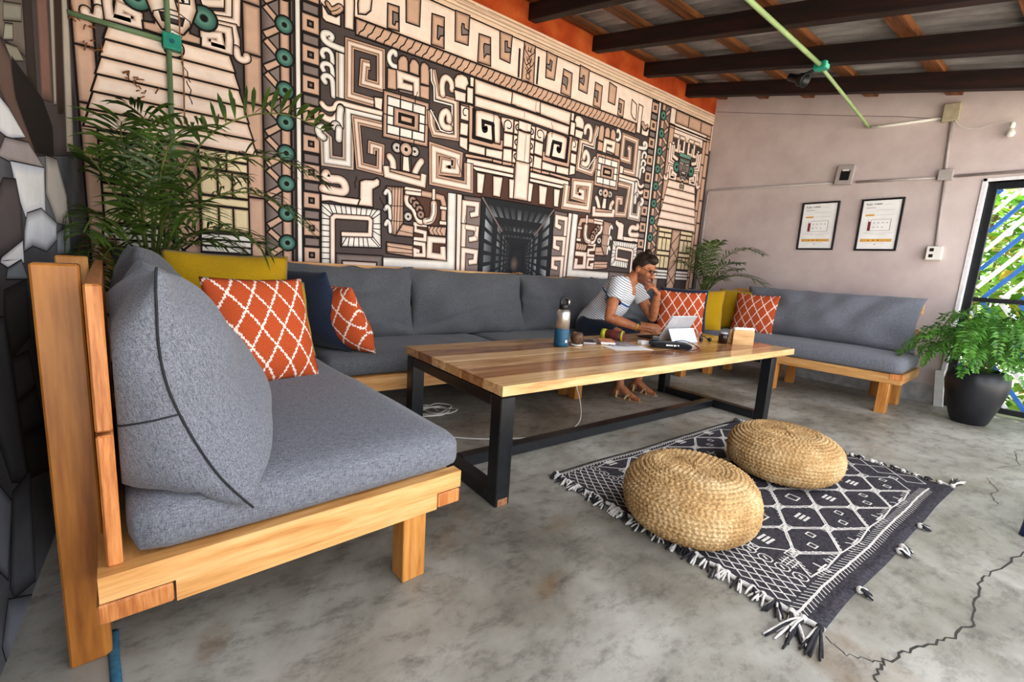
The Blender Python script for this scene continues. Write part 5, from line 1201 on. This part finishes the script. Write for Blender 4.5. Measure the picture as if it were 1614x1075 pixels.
FR = [ [(0, 0, .8), (.10, -.03, 1.28), (.26, -.06, 1.60), (.46, -.10, 1.76), (.66, -.16, 1.80), (.84, -.22, 1.74)],
 [(0, 0, .8), (.10, -.02, 1.15), (.26, -.08, 1.42), (.46, -.16, 1.54), (.66, -.24, 1.52), (.78, -.28, 1.46)],
 [(0, 0, .8), (.08, -.05, 1.05), (.22, -.12, 1.25), (.42, -.2, 1.34), (.60, -.28, 1.28), (.70, -.32, 1.18)],
 [(0, 0, .8), (.03, -.05, 1.15), (.07, -.12, 1.42), (.14, -.22, 1.58), (.25, -.33, 1.62)],
 [(0, 0, .8), (-.03, -.03, 1.1), (-.06, -.08, 1.35), (-.08, -.16, 1.52), (-.07, -.26, 1.58)],
 [(0, 0, .8), (-.05, .02, 1.05), (-.12, .02, 1.25), (-.18, -.03, 1.38), (-.22, -.1, 1.44)],
 [(0, 0, .8), (-.07, -.05, 1.0), (-.14, -.14, 1.12), (-.19, -.26, 1.14), (-.22, -.38, 1.06)],
 [(0, 0, .8), (.03, -.07, 1.0), (.07, -.2, 1.17), (.13, -.34, 1.22), (.2, -.48, 1.16)],
 [(0, 0, .8), (.08, .03, 1.1), (.18, .08, 1.32), (.3, .12, 1.44), (.45, .14, 1.46)],
 [(0, 0, .8), (-.02, .08, 1.1), (-.03, .15, 1.36), (-.01, .2, 1.55), (.05, .22, 1.68)],
 [(0, 0, .8), (.06, -.07, .98), (.2, -.18, 1.10), (.36, -.28, 1.12), (.5, -.36, 1.04)],
 [(0, 0, .8), (-.08, .05, .96), (-.17, .03, 1.03), (-.23, -.05, .99), (-.25, -.16, .90)],
 [(0, 0, .8), (.05, .05, 1.15), (.1, .12, 1.4), (.2, .18, 1.52), (.32, .2, 1.56)],
 [(0, 0, .8), (-.06, -.08, .95), (-.13, -.22, 1.0), (-.17, -.36, .94), (-.18, -.46, .84)],
 [(0, 0, .8), (.02, -.03, 1.2), (.04, -.06, 1.45), (.02, -.1, 1.62), (-.04, -.14, 1.68)],
 [(0, 0, .8), (.07, -.06, .96), (.16, -.08, 1.04), (.30, -.10, 1.06), (.42, -.12, 1.0)],
 [(0, 0, .8), (-.02, -.10, 1.05), (-.01, -.22, 1.22), (.03, -.35, 1.30), (.08, -.46, 1.28)] ]
for k, f in enumerate(FR): frond(pl, [Vector(p) for p in f], 16 if k == 0 else 19, .27 if k else .19, .016 if k else .028, .45 if k else .15, seed=k, vee=.5 if k else 1.3, start=.30 if k else .38, mat='dry_leaf' if k == 11 else 'palm_leaf')
pr2 = thing('palm_plant', 'small areca palm in the far corner by the right wall', 'plant', (5.42, 3.18, 0))
MB().lathe([(.12, 0), (.13, .02), (.17, .3), (.175, .33), (.16, .33), (.05, .3)], 24).build('pot', 'clay_pot', pr2)
for k in range(5): a = k*1.3; mb = MB(); mb.tube(smoothpath([(.05*math.cos(a), .05*math.sin(a), .30), (.045*math.cos(a), .045*math.sin(a), .7), (.05*math.cos(a), .04*math.sin(a), .98)], 4), [.012]*8+[.008], 7); mb.build('stem', 'palm_stem', pr2)
FR2 = [ [(0, 0, .8), (.05, -.06, 1.12), (.1, -.2, 1.34), (.13, -.4, 1.42), (.14, -.58, 1.36)], [(0, 0, .8), (.04, -.12, 1.0), (.08, -.34, 1.10), (.10, -.58, 1.06), (.10, -.78, .92)], [(0, 0, .8), (-.12, -.03, 1.1), (-.28, -.06, 1.28), (-.46, -.10, 1.36), (-.60, -.14, 1.33)], [(0, 0, .8), (-.05, -.04, 1.15), (-.1, -.1, 1.38), (-.13, -.2, 1.48)], [(0, 0, .8), (.03, .04, 1.15), (.08, .08, 1.38), (.16, .1, 1.5)], [(0, 0, .8), (-.1, .05, 1.05), (-.25, .1, 1.2), (-.4, .13, 1.22)], [(0, 0, .8), (-.08, -.1, .98), (-.2, -.24, 1.06), (-.33, -.36, 1.04)], [(0, 0, .8), (.06, -.08, 1.0), (.16, -.18, 1.14), (.24, -.32, 1.18)], [(0, 0, .8), (.0, -.1, 1.08), (-.02, -.26, 1.22), (-.02, -.42, 1.24)] ]
for k, f in enumerate(FR2): frond(pr2, [Vector(p) for p in f], 20, .21, .016, .4, seed=50+k)
# fern in the black pot
fp = thing('potted_fern', 'bushy green fern in a round black pot beside the gate', 'plant', (5.27, .60, 0))
m_, nt, b = newmat('black_glaze', .38, .45); n = node(nt, 'ShaderNodeTexNoise', i_Scale=5, i_Detail=5); nt.links.new(coords(nt), n.inputs['Vector']); r = ramp(nt, n.outputs[0], [(.3, '#0f1014'), (.7, '#1d1e24')]); nt.links.new(r.outputs[0], b.inputs['Base Color'])
MB().lathe([(.04, .0), (.105, .0), (.118, .02), (.155, .14), (.185, .26), (.197, .34), (.19, .40), (.165, .445), (.15, .45), (.145, .43), (.16, .39)], 40).build('pot', 'black_glaze', fp); MB().lathe([(.02, .40), (.155, .40), (.02, .415)], 24).build('soil', 'soil', fp)
random.seed(77)
def fern_frond(az, el, L_, seed):
    random.seed(seed); d = Vector((math.cos(az), math.sin(az), 0)); p0 = Vector((.05*math.cos(az), .05*math.sin(az), .42)); sd = Vector((-d.y, d.x, 0))*random.uniform(-.15, .15)
    pts = [p0, p0+d*L_*.22*math.cos(el)+Vector((0, 0, L_*.40*math.sin(el)))+sd*.2, p0+d*L_*.55*math.cos(el)+Vector((0, 0, L_*.62*math.sin(el)))+sd*.5, p0+d*L_*.85*math.cos(el)+Vector((0, 0, L_*.60*math.sin(el)-.04))+sd*.8, p0+d*L_*1.0*math.cos(el)+Vector((0, 0, L_*.42*math.sin(el)-.10))+sd]
    path = smoothpath(pts, 7); n = len(path); mb = MB(); mb.tube(path, [.003*(1-.7*i/n) for i in range(n)], 4)
    for f in mb.bm.faces: f.material_index = 1
    nl = 26
    for k in range(nl):
        t = .22+.78*k/(nl-1); i = min(n-2, int(t*(n-1))); p = path[i].lerp(path[i+1], t*(n-1)-i); tan = (path[i+1]-path[i]).normalized(); s2 = tan.cross(Vector((0, 0, 1))); s2 = s2.normalized() if s2.length > .05 else Vector((1, 0, 0)); nu = s2.cross(tan); ll = .062*(math.sin(PI*min(1, .2+.75*k/(nl-1)))**.7)*random.uniform(.8, 1.25)
        for s_ in (-1, 1): strip_leaf(mb, p, tan*.35+s2*s_+nu*random.uniform(-.2, .5), nu, ll, .022, random.uniform(-.3, .8), 2)
    return mb.build('frond', ['fern_leaf', 'fern_stem'], fp, normals=False)
for k in range(64):
    az = k*2.399; q = k/64; fern_frond(az, .45+.95*(1-q)+random.uniform(-.12, .12), random.uniform(.42, .62)+.28*(1-q), 300+k)
for root in (pl, pr2, fp):            # leaves bend against the walls instead of passing through
    for ch in root.children:
        for v in ch.data.vertices:
            w_ = v.co+root.location
            if w_.x < XL+.012: w_.x = XL+.012+.002*math.sin(v.index)
            if w_.x > XR-.03: w_.x = XR-.03+.002*math.sin(v.index)
            if w_.y > YB-.03: w_.y = YB-.03+.002*math.sin(v.index)
            v.co = w_-root.location
# ------------------------------------------------------------------ garden beyond the gate
for nm, a, b_ in (('garden_leaf', '#2c6a14', '#7cb83a'), ('garden_leaf_pale', '#6fa52e', '#b6d860'), ('garden_leaf_gold', '#a8892a', '#d8c050')): leafmat(nm, a, b_, 5)
plain('bark', '#4a3a2c', '#6a5642', .9, 30)
def shrub(label, c, H_, R_, n_, seed, LL=.2):
    random.seed(seed); s_ = thing('garden_shrub', label, 'shrub', c, 0, 'shrubs outside the gate'); mb = MB()
    for k in range(5): a = k*1.26; mb.tube(smoothpath([(0, 0, 0), (.12*math.cos(a)*R_, .12*math.sin(a)*R_, H_*.4), (.5*math.cos(a)*R_, .5*math.sin(a)*R_, H_*.85)], 3), .014, 6)
    mb.build('branches', 'bark', s_)
    for mat, fr in (('garden_leaf', .55), ('garden_leaf_pale', .35), ('garden_leaf_gold', .10)):
        mb = MB()
        for k in range(int(n_*fr)):
            a = random.uniform(0, 2*PI); r_ = R_*math.sqrt(random.random()); z = random.uniform(.05, 1)*H_; p = Vector((r_*math.cos(a), r_*math.sin(a), z)); d = Vector((math.cos(a)+random.uniform(-.6, .6), math.sin(a)+random.uniform(-.6, .6), random.uniform(-.3, .8))); strip_leaf(mb, p, d, Vector((random.uniform(-.4, .4), random.uniform(-.4, .4), 1)).normalized(), LL*random.uniform(.6, 1.3), LL*.38, .4, 4)
        mb.build('foliage', mat, s_, normals=False)['kind'] = 'stuff'
shrub('leafy shrub nearest the gate post outside', (6.75, 1.15, -.13), 2.5, .55, 720, 1); shrub('leafy shrub in the middle of the gate view', (6.95, .35, -.13), 2.2, .6, 720, 2); shrub('leafy shrub at the right of the gate view', (6.9, -.5, -.13), 2.6, .6, 720, 3); shrub('tall leafy shrub behind the other shrubs outside', (7.9, 1.0, -.13), 3.4, 1.0, 900, 4, .26); shrub('tall leafy shrub behind on the right outside', (7.9, -.4, -.13), 3.2, .95, 800, 6, .26)

# ------------------------------------------------------------------ the seated man
def remesh(mb, vox, smooth_it=6, fac=.5):
    me = bpy.data.meshes.new('tmp'); mb.bm.to_mesh(me); mb.bm.free(); o = bpy.data.objects.new('tmp', me); COL.objects.link(o)
    m_ = o.modifiers.new('r', 'REMESH'); m_.mode = 'VOXEL'; m_.voxel_size = vox; s_ = o.modifiers.new('s', 'SMOOTH'); s_.iterations = smooth_it; s_.factor = fac
    bpy.context.view_layer.update(); dg = bpy.context.evaluated_depsgraph_get(); r_ = bpy.data.meshes.new_from_object(o.evaluated_get(dg)); bpy.data.objects.remove(o); bpy.data.meshes.remove(me)
    for p in r_.polygons: p.use_smooth = True
    return r_
def cone(mb, a, b_, ra, rb, n=14):
    a, b_ = Vector(a), Vector(b_); mb.ball(a, ra, n, 10); mb.ball(b_, rb, n, 10); mb.tube([a, b_], [ra, rb], n)
def chain(mb, pts, rs, n=12):
    for (p, q), (r1, r2) in zip(zip(pts, pts[1:]), zip(rs, rs[1:])): cone(mb, p, q, r1, r2, n)
def skinmat(name, c1, c2):
    m_, nt, b = newmat(name, .5, .35); n = node(nt, 'ShaderNodeTexNoise', i_Scale=30, i_Detail=4); nt.links.new(coords(nt), n.inputs['Vector']); r = ramp(nt, n.outputs[0], [(.3, c1), (.7, c2)]); nt.links.new(r.outputs[0], b.inputs['Base Color']); b.inputs['Subsurface Weight'].default_value = .08; b.inputs['Subsurface Radius'].default_value = (.01, .004, .002)
skinmat('skin', '#9a5c3c', '#b87650')
def obj_from(me, name, mat, parent):
    me.name = name
    for x in (mat if isinstance(mat, list) else [mat]): me.materials.append(M[x])
    o = bpy.data.objects.new(name, me); COL.objects.link(o); o.parent = parent; return o
man = thing('person', 'man in striped t-shirt and glasses bent over his tablet, hand at chin', 'person', (3.05, 2.80, 0))
O = Vector((3.05, 2.80, 0))
def J(*p): return Vector(p)-O
pel, wai, che, nek = J(3.09, 2.82, .565), J(3.13, 2.765, .70), J(3.19, 2.67, .855), J(3.225, 2.60, .965)
hed = J(3.275, 2.50, 1.085)
rsh, lsh = J(3.045, 2.58, .945), J(3.375, 2.67, .945)
relb, rwri = J(2.865, 2.475, .675), J(3.01, 2.285, .613)
lelb, lwri = J(3.455, 2.485, .665), J(3.372, 2.40, .885)
rhip, lhip = J(2.98, 2.82, .55), J(3.15, 2.87, .55)
rkn, lkn = J(3.02, 2.50, .525), J(3.57, 2.525, .545)
ran, lan = J(3.0, 2.40, .095), J(3.30, 2.46, .095)
hf = Vector((.16, -.97, -.36)).normalized(); hs = Vector((-.985, -.16, 0)).normalized(); hs = (hs-hf*hs.dot(hf)).normalized(); hu = hf.cross(hs)*-1
if hu.z < 0: hu = -hu
def H(f, s_, u): return hed+hf*f+hs*s_+hu*u       # head space: forward, to his right, up
mb = MB()
def ell(mb, c, r3, n=16):
    t = bmesh.new(); bmesh.ops.create_uvsphere(t, u_segments=n, v_segments=12, radius=1)
    for v in t.verts: v.co = c+hf*v.co.x*r3[0]+hs*v.co.y*r3[1]+hu*v.co.z*r3[2]
    mb.merge(t)
ell(mb, H(-.012, 0, .025), (.098, .077, .098), 20); ell(mb, H(.028, 0, -.045), (.066, .058, .072)); ell(mb, H(.055, 0, -.088), (.034, .036, .026)); cone(mb, H(.088, 0, .012), H(.112, 0, -.028), .011, .016); ell(mb, H(.072, 0, .032), (.024, .052, .014)); ell(mb, H(.084, 0, -.062), (.016, .026, .012))
for s_ in (-1, 1):
    ell(mb, H(-.012, .079*s_, -.008), (.020, .010, .032)); ell(mb, H(.068, .034*s_, -.018), (.026, .026, .024)); cone(mb, H(.106, .010*s_, -.030), H(.102, .012*s_, -.030), .009, .009)
chain(mb, [H(-.03, 0, -.05), nek], [.055, .06]); chain(mb, [nek+Vector((0, .02, 0)), che], [.07, .115]); chain(mb, [che, wai, pel], [.125, .12, .135])
cone(mb, rsh, lsh, .055, .055); cone(mb, nek-Vector((.0, .0, .02)), nek+Vector((.0, -.045, -.085)), .05, .034)
# arms
chain(mb, [rsh, rsh.lerp(relb, .5), relb], [.053, .050, .040]); chain(mb, [relb, relb.lerp(rwri, .35), rwri], [.041, .042, .027]); chain(mb, [lsh, lsh.lerp(lelb, .5), lelb], [.053, .050, .040]); chain(mb, [lelb, lelb.lerp(lwri, .35), lwri], [.041, .042, .027])
def hand(mb, wri, fwd, up, side, curl, scale=1., thumb=1, fist=False):
    fwd = Vector(fwd).normalized(); up = Vector(up); up = (up-fwd*up.dot(fwd)).normalized(); sd = fwd.cross(up)*side
    pc = wri+fwd*.045
    for k in range(4): cone(mb, wri+fwd*.012+sd*(-.020+.0135*k), wri+fwd*.088+sd*(-.028+.019*k), .015, .0125, 10)
    for k, L_ in enumerate((.064, .078, .080, .070)):
        base = wri+fwd*.088+sd*(-.028+.019*k); a = curl[0]; p1 = base+(fwd*math.cos(a)-up*math.sin(a))*L_*.5; a2 = a+curl[1]; p2 = p1+(fwd*math.cos(a2)-up*math.sin(a2))*L_*.32; a3 = a2+curl[1]*.8; p3 = p2+(fwd*math.cos(a3)-up*math.sin(a3))*L_*.24
        chain(mb, [base, p1, p2, p3], [.0108, .0095, .0086, .0072], 8)
    tb_ = wri+fwd*.030+sd*.030; t1 = tb_+fwd*.028+sd*.022-up*.012; t2 = t1+fwd*.030+sd*.006-up*.012; chain(mb, [tb_, t1, t2], [.015, .0115, .009], 8)
hand(mb, rwri, (.36, -.90, -.06), (0, 0, 1), -1, (.28, .45))
hand(mb, lwri, (-.62, .10, .60), (.50, -.75, .40), 1, (.75, 1.0))
# legs and feet
chain(mb, [rhip, rhip.lerp(rkn, .5), rkn], [.085, .076, .056]); chain(mb, [rkn, rkn.lerp(ran, .3), ran], [.054, .054, .034]); chain(mb, [lhip, lhip.lerp(lkn, .5), lkn], [.085, .076, .056]); chain(mb, [lkn, lkn.lerp(lan, .3), lan], [.054, .054, .034])
def foot(mb, ank, d):
    d = Vector((d[0], d[1], 0)).normalized(); sd = Vector((-d.y, d.x, 0)); g = Vector((ank.x, ank.y, .030)); chain(mb, [ank, g-d*.035+Vector((0, 0, .012))], [.034, .032]); chain(mb, [ank+d*.01, g+d*.08+Vector((0, 0, .014)), g+d*.125], [.034, .032, .026])
    cone(mb, g+d*.10+sd*.022, g+d*.11-sd*.022, .024, .024)
    for k, (o_, L_) in enumerate(((-.034, .052), (-.018, .047), (-.003, .044), (.012, .038), (.027, .030))): cone(mb, g+d*.115+sd*o_, g+d*(.13+L_)+sd*o_*1.15-Vector((0, 0, .006)), .012, .0095 if k else .0115, 8)
fd = (.34, -.94); foot(mb, ran, fd); foot(mb, lan, (.28, -.96))
body = obj_from(remesh(mb, .0048, 5), 'body', 'skin', man)
# t-shirt
ax_ = (nek-pel).normalized()
m_, nt, b = newmat('striped_jersey', .9, .15); tc = nt.nodes.new('ShaderNodeTexCoord'); dp = node(nt, 'ShaderNodeVectorMath', operation='DOT_PRODUCT'); nt.links.new(tc.outputs['Object'], dp.inputs[0]); dp.inputs[1].default_value = ax_
base_ = (che).dot(ax_)
def mt2(op, a, b_):
    n = nt.nodes.new('ShaderNodeMath'); n.operation = op
    for i, v in enumerate((a, b_)):
        if isinstance(v, (int, float)): n.inputs[i].default_value = v
        else: nt.links.new(v, n.inputs[i])
    return n.outputs[0]
fr_ = mt2('FRACT', mt2('MULTIPLY', dp.outputs['Value'], 1/.0165), 0); st_ = mt2('LESS_THAN', fr_, .26)
rel = mt2('ABSOLUTE', mt2('SUBTRACT', dp.outputs['Value'], base_-.035), 0); blue = mt2('LESS_THAN', rel, .009); near = mt2('LESS_THAN', rel, .018)
wh = node(nt, 'ShaderNodeMixRGB'); wh.inputs[1].default_value = lin('#d4d4d6'); wh.inputs[2].default_value = lin('#3d4252'); nt.links.new(mt2('MULTIPLY', st_, mt2('SUBTRACT', 1, near)), wh.inputs[0])
bm_ = node(nt, 'ShaderNodeMixRGB'); bm_.inputs[2].default_value = lin('#31568f'); nt.links.new(blue, bm_.inputs[0]); nt.links.new(wh.outputs[0], bm_.inputs[1]); nt.links.new(bm_.outputs[0], b.inputs['Base Color'])
mb = MB(); chain(mb, [che+Vector((0, .01, .0)), wai+Vector((0, -.01, 0)), pel+Vector((-.01, .02, -.005))], [.150, .148, .165]); chain(mb, [nek+Vector((0, .035, -.055)), che+Vector((0, .01, 0))], [.085, .145]); cone(mb, rsh, lsh, .068, .068); cone(mb, rsh, nek+Vector((-.03, .02, -.02)), .066, .05); cone(mb, lsh, nek+Vector((.04, .02, -.02)), .066, .05); cone(mb, rsh, che, .066, .13); cone(mb, lsh, che, .066, .13)
cone(mb, pel+Vector((-.07, .02, -.02)), wai, .10, .11)
sv = (lsh-rsh).normalized()
for s_ in (-1, 1): chain(mb, [che+sv*.075*s_, wai+sv*.07*s_, pel+sv*.06*s_], [.115, .115, .12])
me = remesh(mb, .009, 6)
for v in me.vertices:
    p = v.co; k = noise.noise(p*11)*.009+noise.noise(Vector((p.x*5, p.y*5, p.z*16)))*.008; nrm = v.normal; v.co = p+nrm*k
    if v.co.z < .478: v.co.z = .478
sh = obj_from(me, 't_shirt', 'striped_jersey', man)
for s_, e in ((rsh, relb), (lsh, lelb)):
    mb = MB(); d = (e-s_); pts = [s_-d*.08, s_+d*.2, s_+d*.40, s_+d*.52]; mb.tube(pts, [.068, .068, .067, .070], 20, caps=False); mb.tube(pts[-2:], [.066, .064], 20, caps=False); mb.build('sleeve', 'striped_jersey', sh)
fabric('navy_shorts', '#12161f', '#222a38', 300)
mb = MB(); chain(mb, [pel+Vector((0, .02, -.01)), rhip, rhip.lerp(rkn, .72)], [.14, .108, .090]); chain(mb, [pel+Vector((0, .02, -.01)), lhip, lhip.lerp(lkn, .62)], [.14, .108, .092]); me = remesh(mb, .009, 5)
for v in me.vertices: v.co.z = max(v.co.z, .470)
obj_from(me, 'shorts', 'navy_shorts', man)
# hair, stubble, glasses
m_, nt, b = newmat('brown_hair', .6, .3); n = node(nt, 'ShaderNodeTexNoise', i_Scale=120, i_Detail=3); nt.links.new(coords(nt), n.inputs['Vector']); r = ramp(nt, n.outputs[0], [(.3, '#140c08'), (.7, '#33200f')]); nt.links.new(r.outputs[0], b.inputs['Base Color'])
def keep(me, cond):
    t = bmesh.new(); t.from_mesh(me); bmesh.ops.delete(t, geom=[f for f in t.faces if not cond(f.calc_center_median()-hed)], context='FACES'); t.to_mesh(me); t.free(); return me
mb = MB(); ell(mb, H(-.014, 0, .030), (.103, .0815, .102), 24); ell(mb, H(-.02, 0, .088), (.085, .066, .048)); ell(mb, H(.035, 0, .098), (.058, .058, .040)); ell(mb, H(-.02, .0, .138), (.032, .028, .022)); me = remesh(mb, .0045, 3)
def hairline(q):
    f_, u_ = q.dot(hf), q.dot(hu)
    lim = -.055 if f_ < -.06 else (-.055+(f_+.06)/.05*.05 if f_ < -.01 else (.022 if f_ < .02 else .022+(f_-.02)/.035*.05 if f_ < .055 else .070))
    return u_ > lim
keep(me, hairline)
for v in me.vertices:
    q = v.co-hed; v.co += v.normal*(noise.noise(q*75)*.004+max(0, q.dot(hu)-.07)*(.10+.12*noise.noise(q*40)))
obj_from(me, 'hair', 'brown_hair', man)
skinmat('stubble', '#5c3626', '#7a4a34'); mb = MB(); ell(mb, H(.029, 0, -.046), (.0672, .0592, .0732), 24); ell(mb, H(.056, 0, -.089), (.0352, .0372, .0272)); ell(mb, H(-.012, 0, .025), (.0988, .0778, .0988), 24); me = remesh(mb, .0045, 3)
keep(me, lambda q: q.dot(hu) < -.028-.25*max(0, q.dot(hf)-.05) and q.dot(hf) > -.008); obj_from(me, 'stubble', 'stubble', man)
gls = MB(); 
for s_ in (-1, 1):
    gls.tube([H(.108-.006*abs(math.cos(a)), .034*s_+.024*math.cos(a)*s_, .008+.019*math.sin(a)) for a in [2*PI*k/18 for k in range(19)]], .0026, 6); gls.tube([H(.100, .058*s_, .012), H(.06, .076*s_, .016), H(-.015, .084*s_, .014)], .0024, 6)
gls.tube([H(.110, -.011, .012), H(.114, 0, .016), H(.110, .011, .012)], .0024, 6); gls.build('glasses', 'black_plastic', man)
eye = MB()
for s_ in (-1, 1): eye.ball(H(.082, .032*s_, .010), .0115, 10, 8)
eye.build('eyes', 'poster_ink', man)
mb = MB(); mb.tube([H(.098, -.020, -.070), H(.103, 0, -.067), H(.098, .020, -.070)], .004, 6); skinmat('lips', '#7d4034', '#94503f'); mb.build('mouth', 'lips', man)
mb = MB(); c_ = rwri-(rwri-relb)*.06; dd = (rwri-relb).normalized(); a1 = dd.orthogonal().normalized(); a2 = dd.cross(a1); mb.tube([c_+(a1*math.cos(t)+a2*math.sin(t))*.031 for t in [2*PI*k/16 for k in range(17)]], .004, 6); mb.build('bracelet', 'lime', man)
# sandals
plain('sandal_strap', '#b49a72', '#cdb48c', .7, 40); plain('sandal_sole', '#8a6f52', '#a88d6c', .8, 40)
for ank, d, w_ in ((ran, fd, 'right'), (lan, (.28, -.96), 'left')):
    d = Vector((d[0], d[1], 0)).normalized(); sd = Vector((-d.y, d.x, 0)); so = MB(); g = Vector((ank.x, ank.y, 0)); out = []
    for k in range(24):
        t = 2*PI*k/24; f_ = math.cos(t); out.append(g+d*(.062+.135*f_)+sd*(.046 if f_ > 0 else .036)*math.sin(t))
    lo = [so.bm.verts.new((p.x, p.y, .0005)) for p in out]; hi = [so.bm.verts.new((p.x, p.y, .016)) for p in out]; so.bm.faces.new(lo); so.bm.faces.new(hi)
    for k in range(24): so.bm.faces.new((lo[k], lo[(k+1) % 24], hi[(k+1) % 24], hi[k]))
    s1 = so.build('sandal', 'sandal_sole', man)
    st2 = MB()
    for f0, f1, hz in ((.11, .06, .058), (.06, .11, .058), (-.02, -.01, .085)): st2.tube(smoothpath([g+d*f0+sd*.046+Vector((0, 0, .012)), g+d*(f0+f1)/2+sd*.02+Vector((0, 0, hz)), g+d*(f0+f1)/2-sd*.02+Vector((0, 0, hz)), g+d*f1-sd*.046+Vector((0, 0, .012))], 5), .009, 6, flat=.5)
    st2.build('strap', 'sandal_strap', s1)
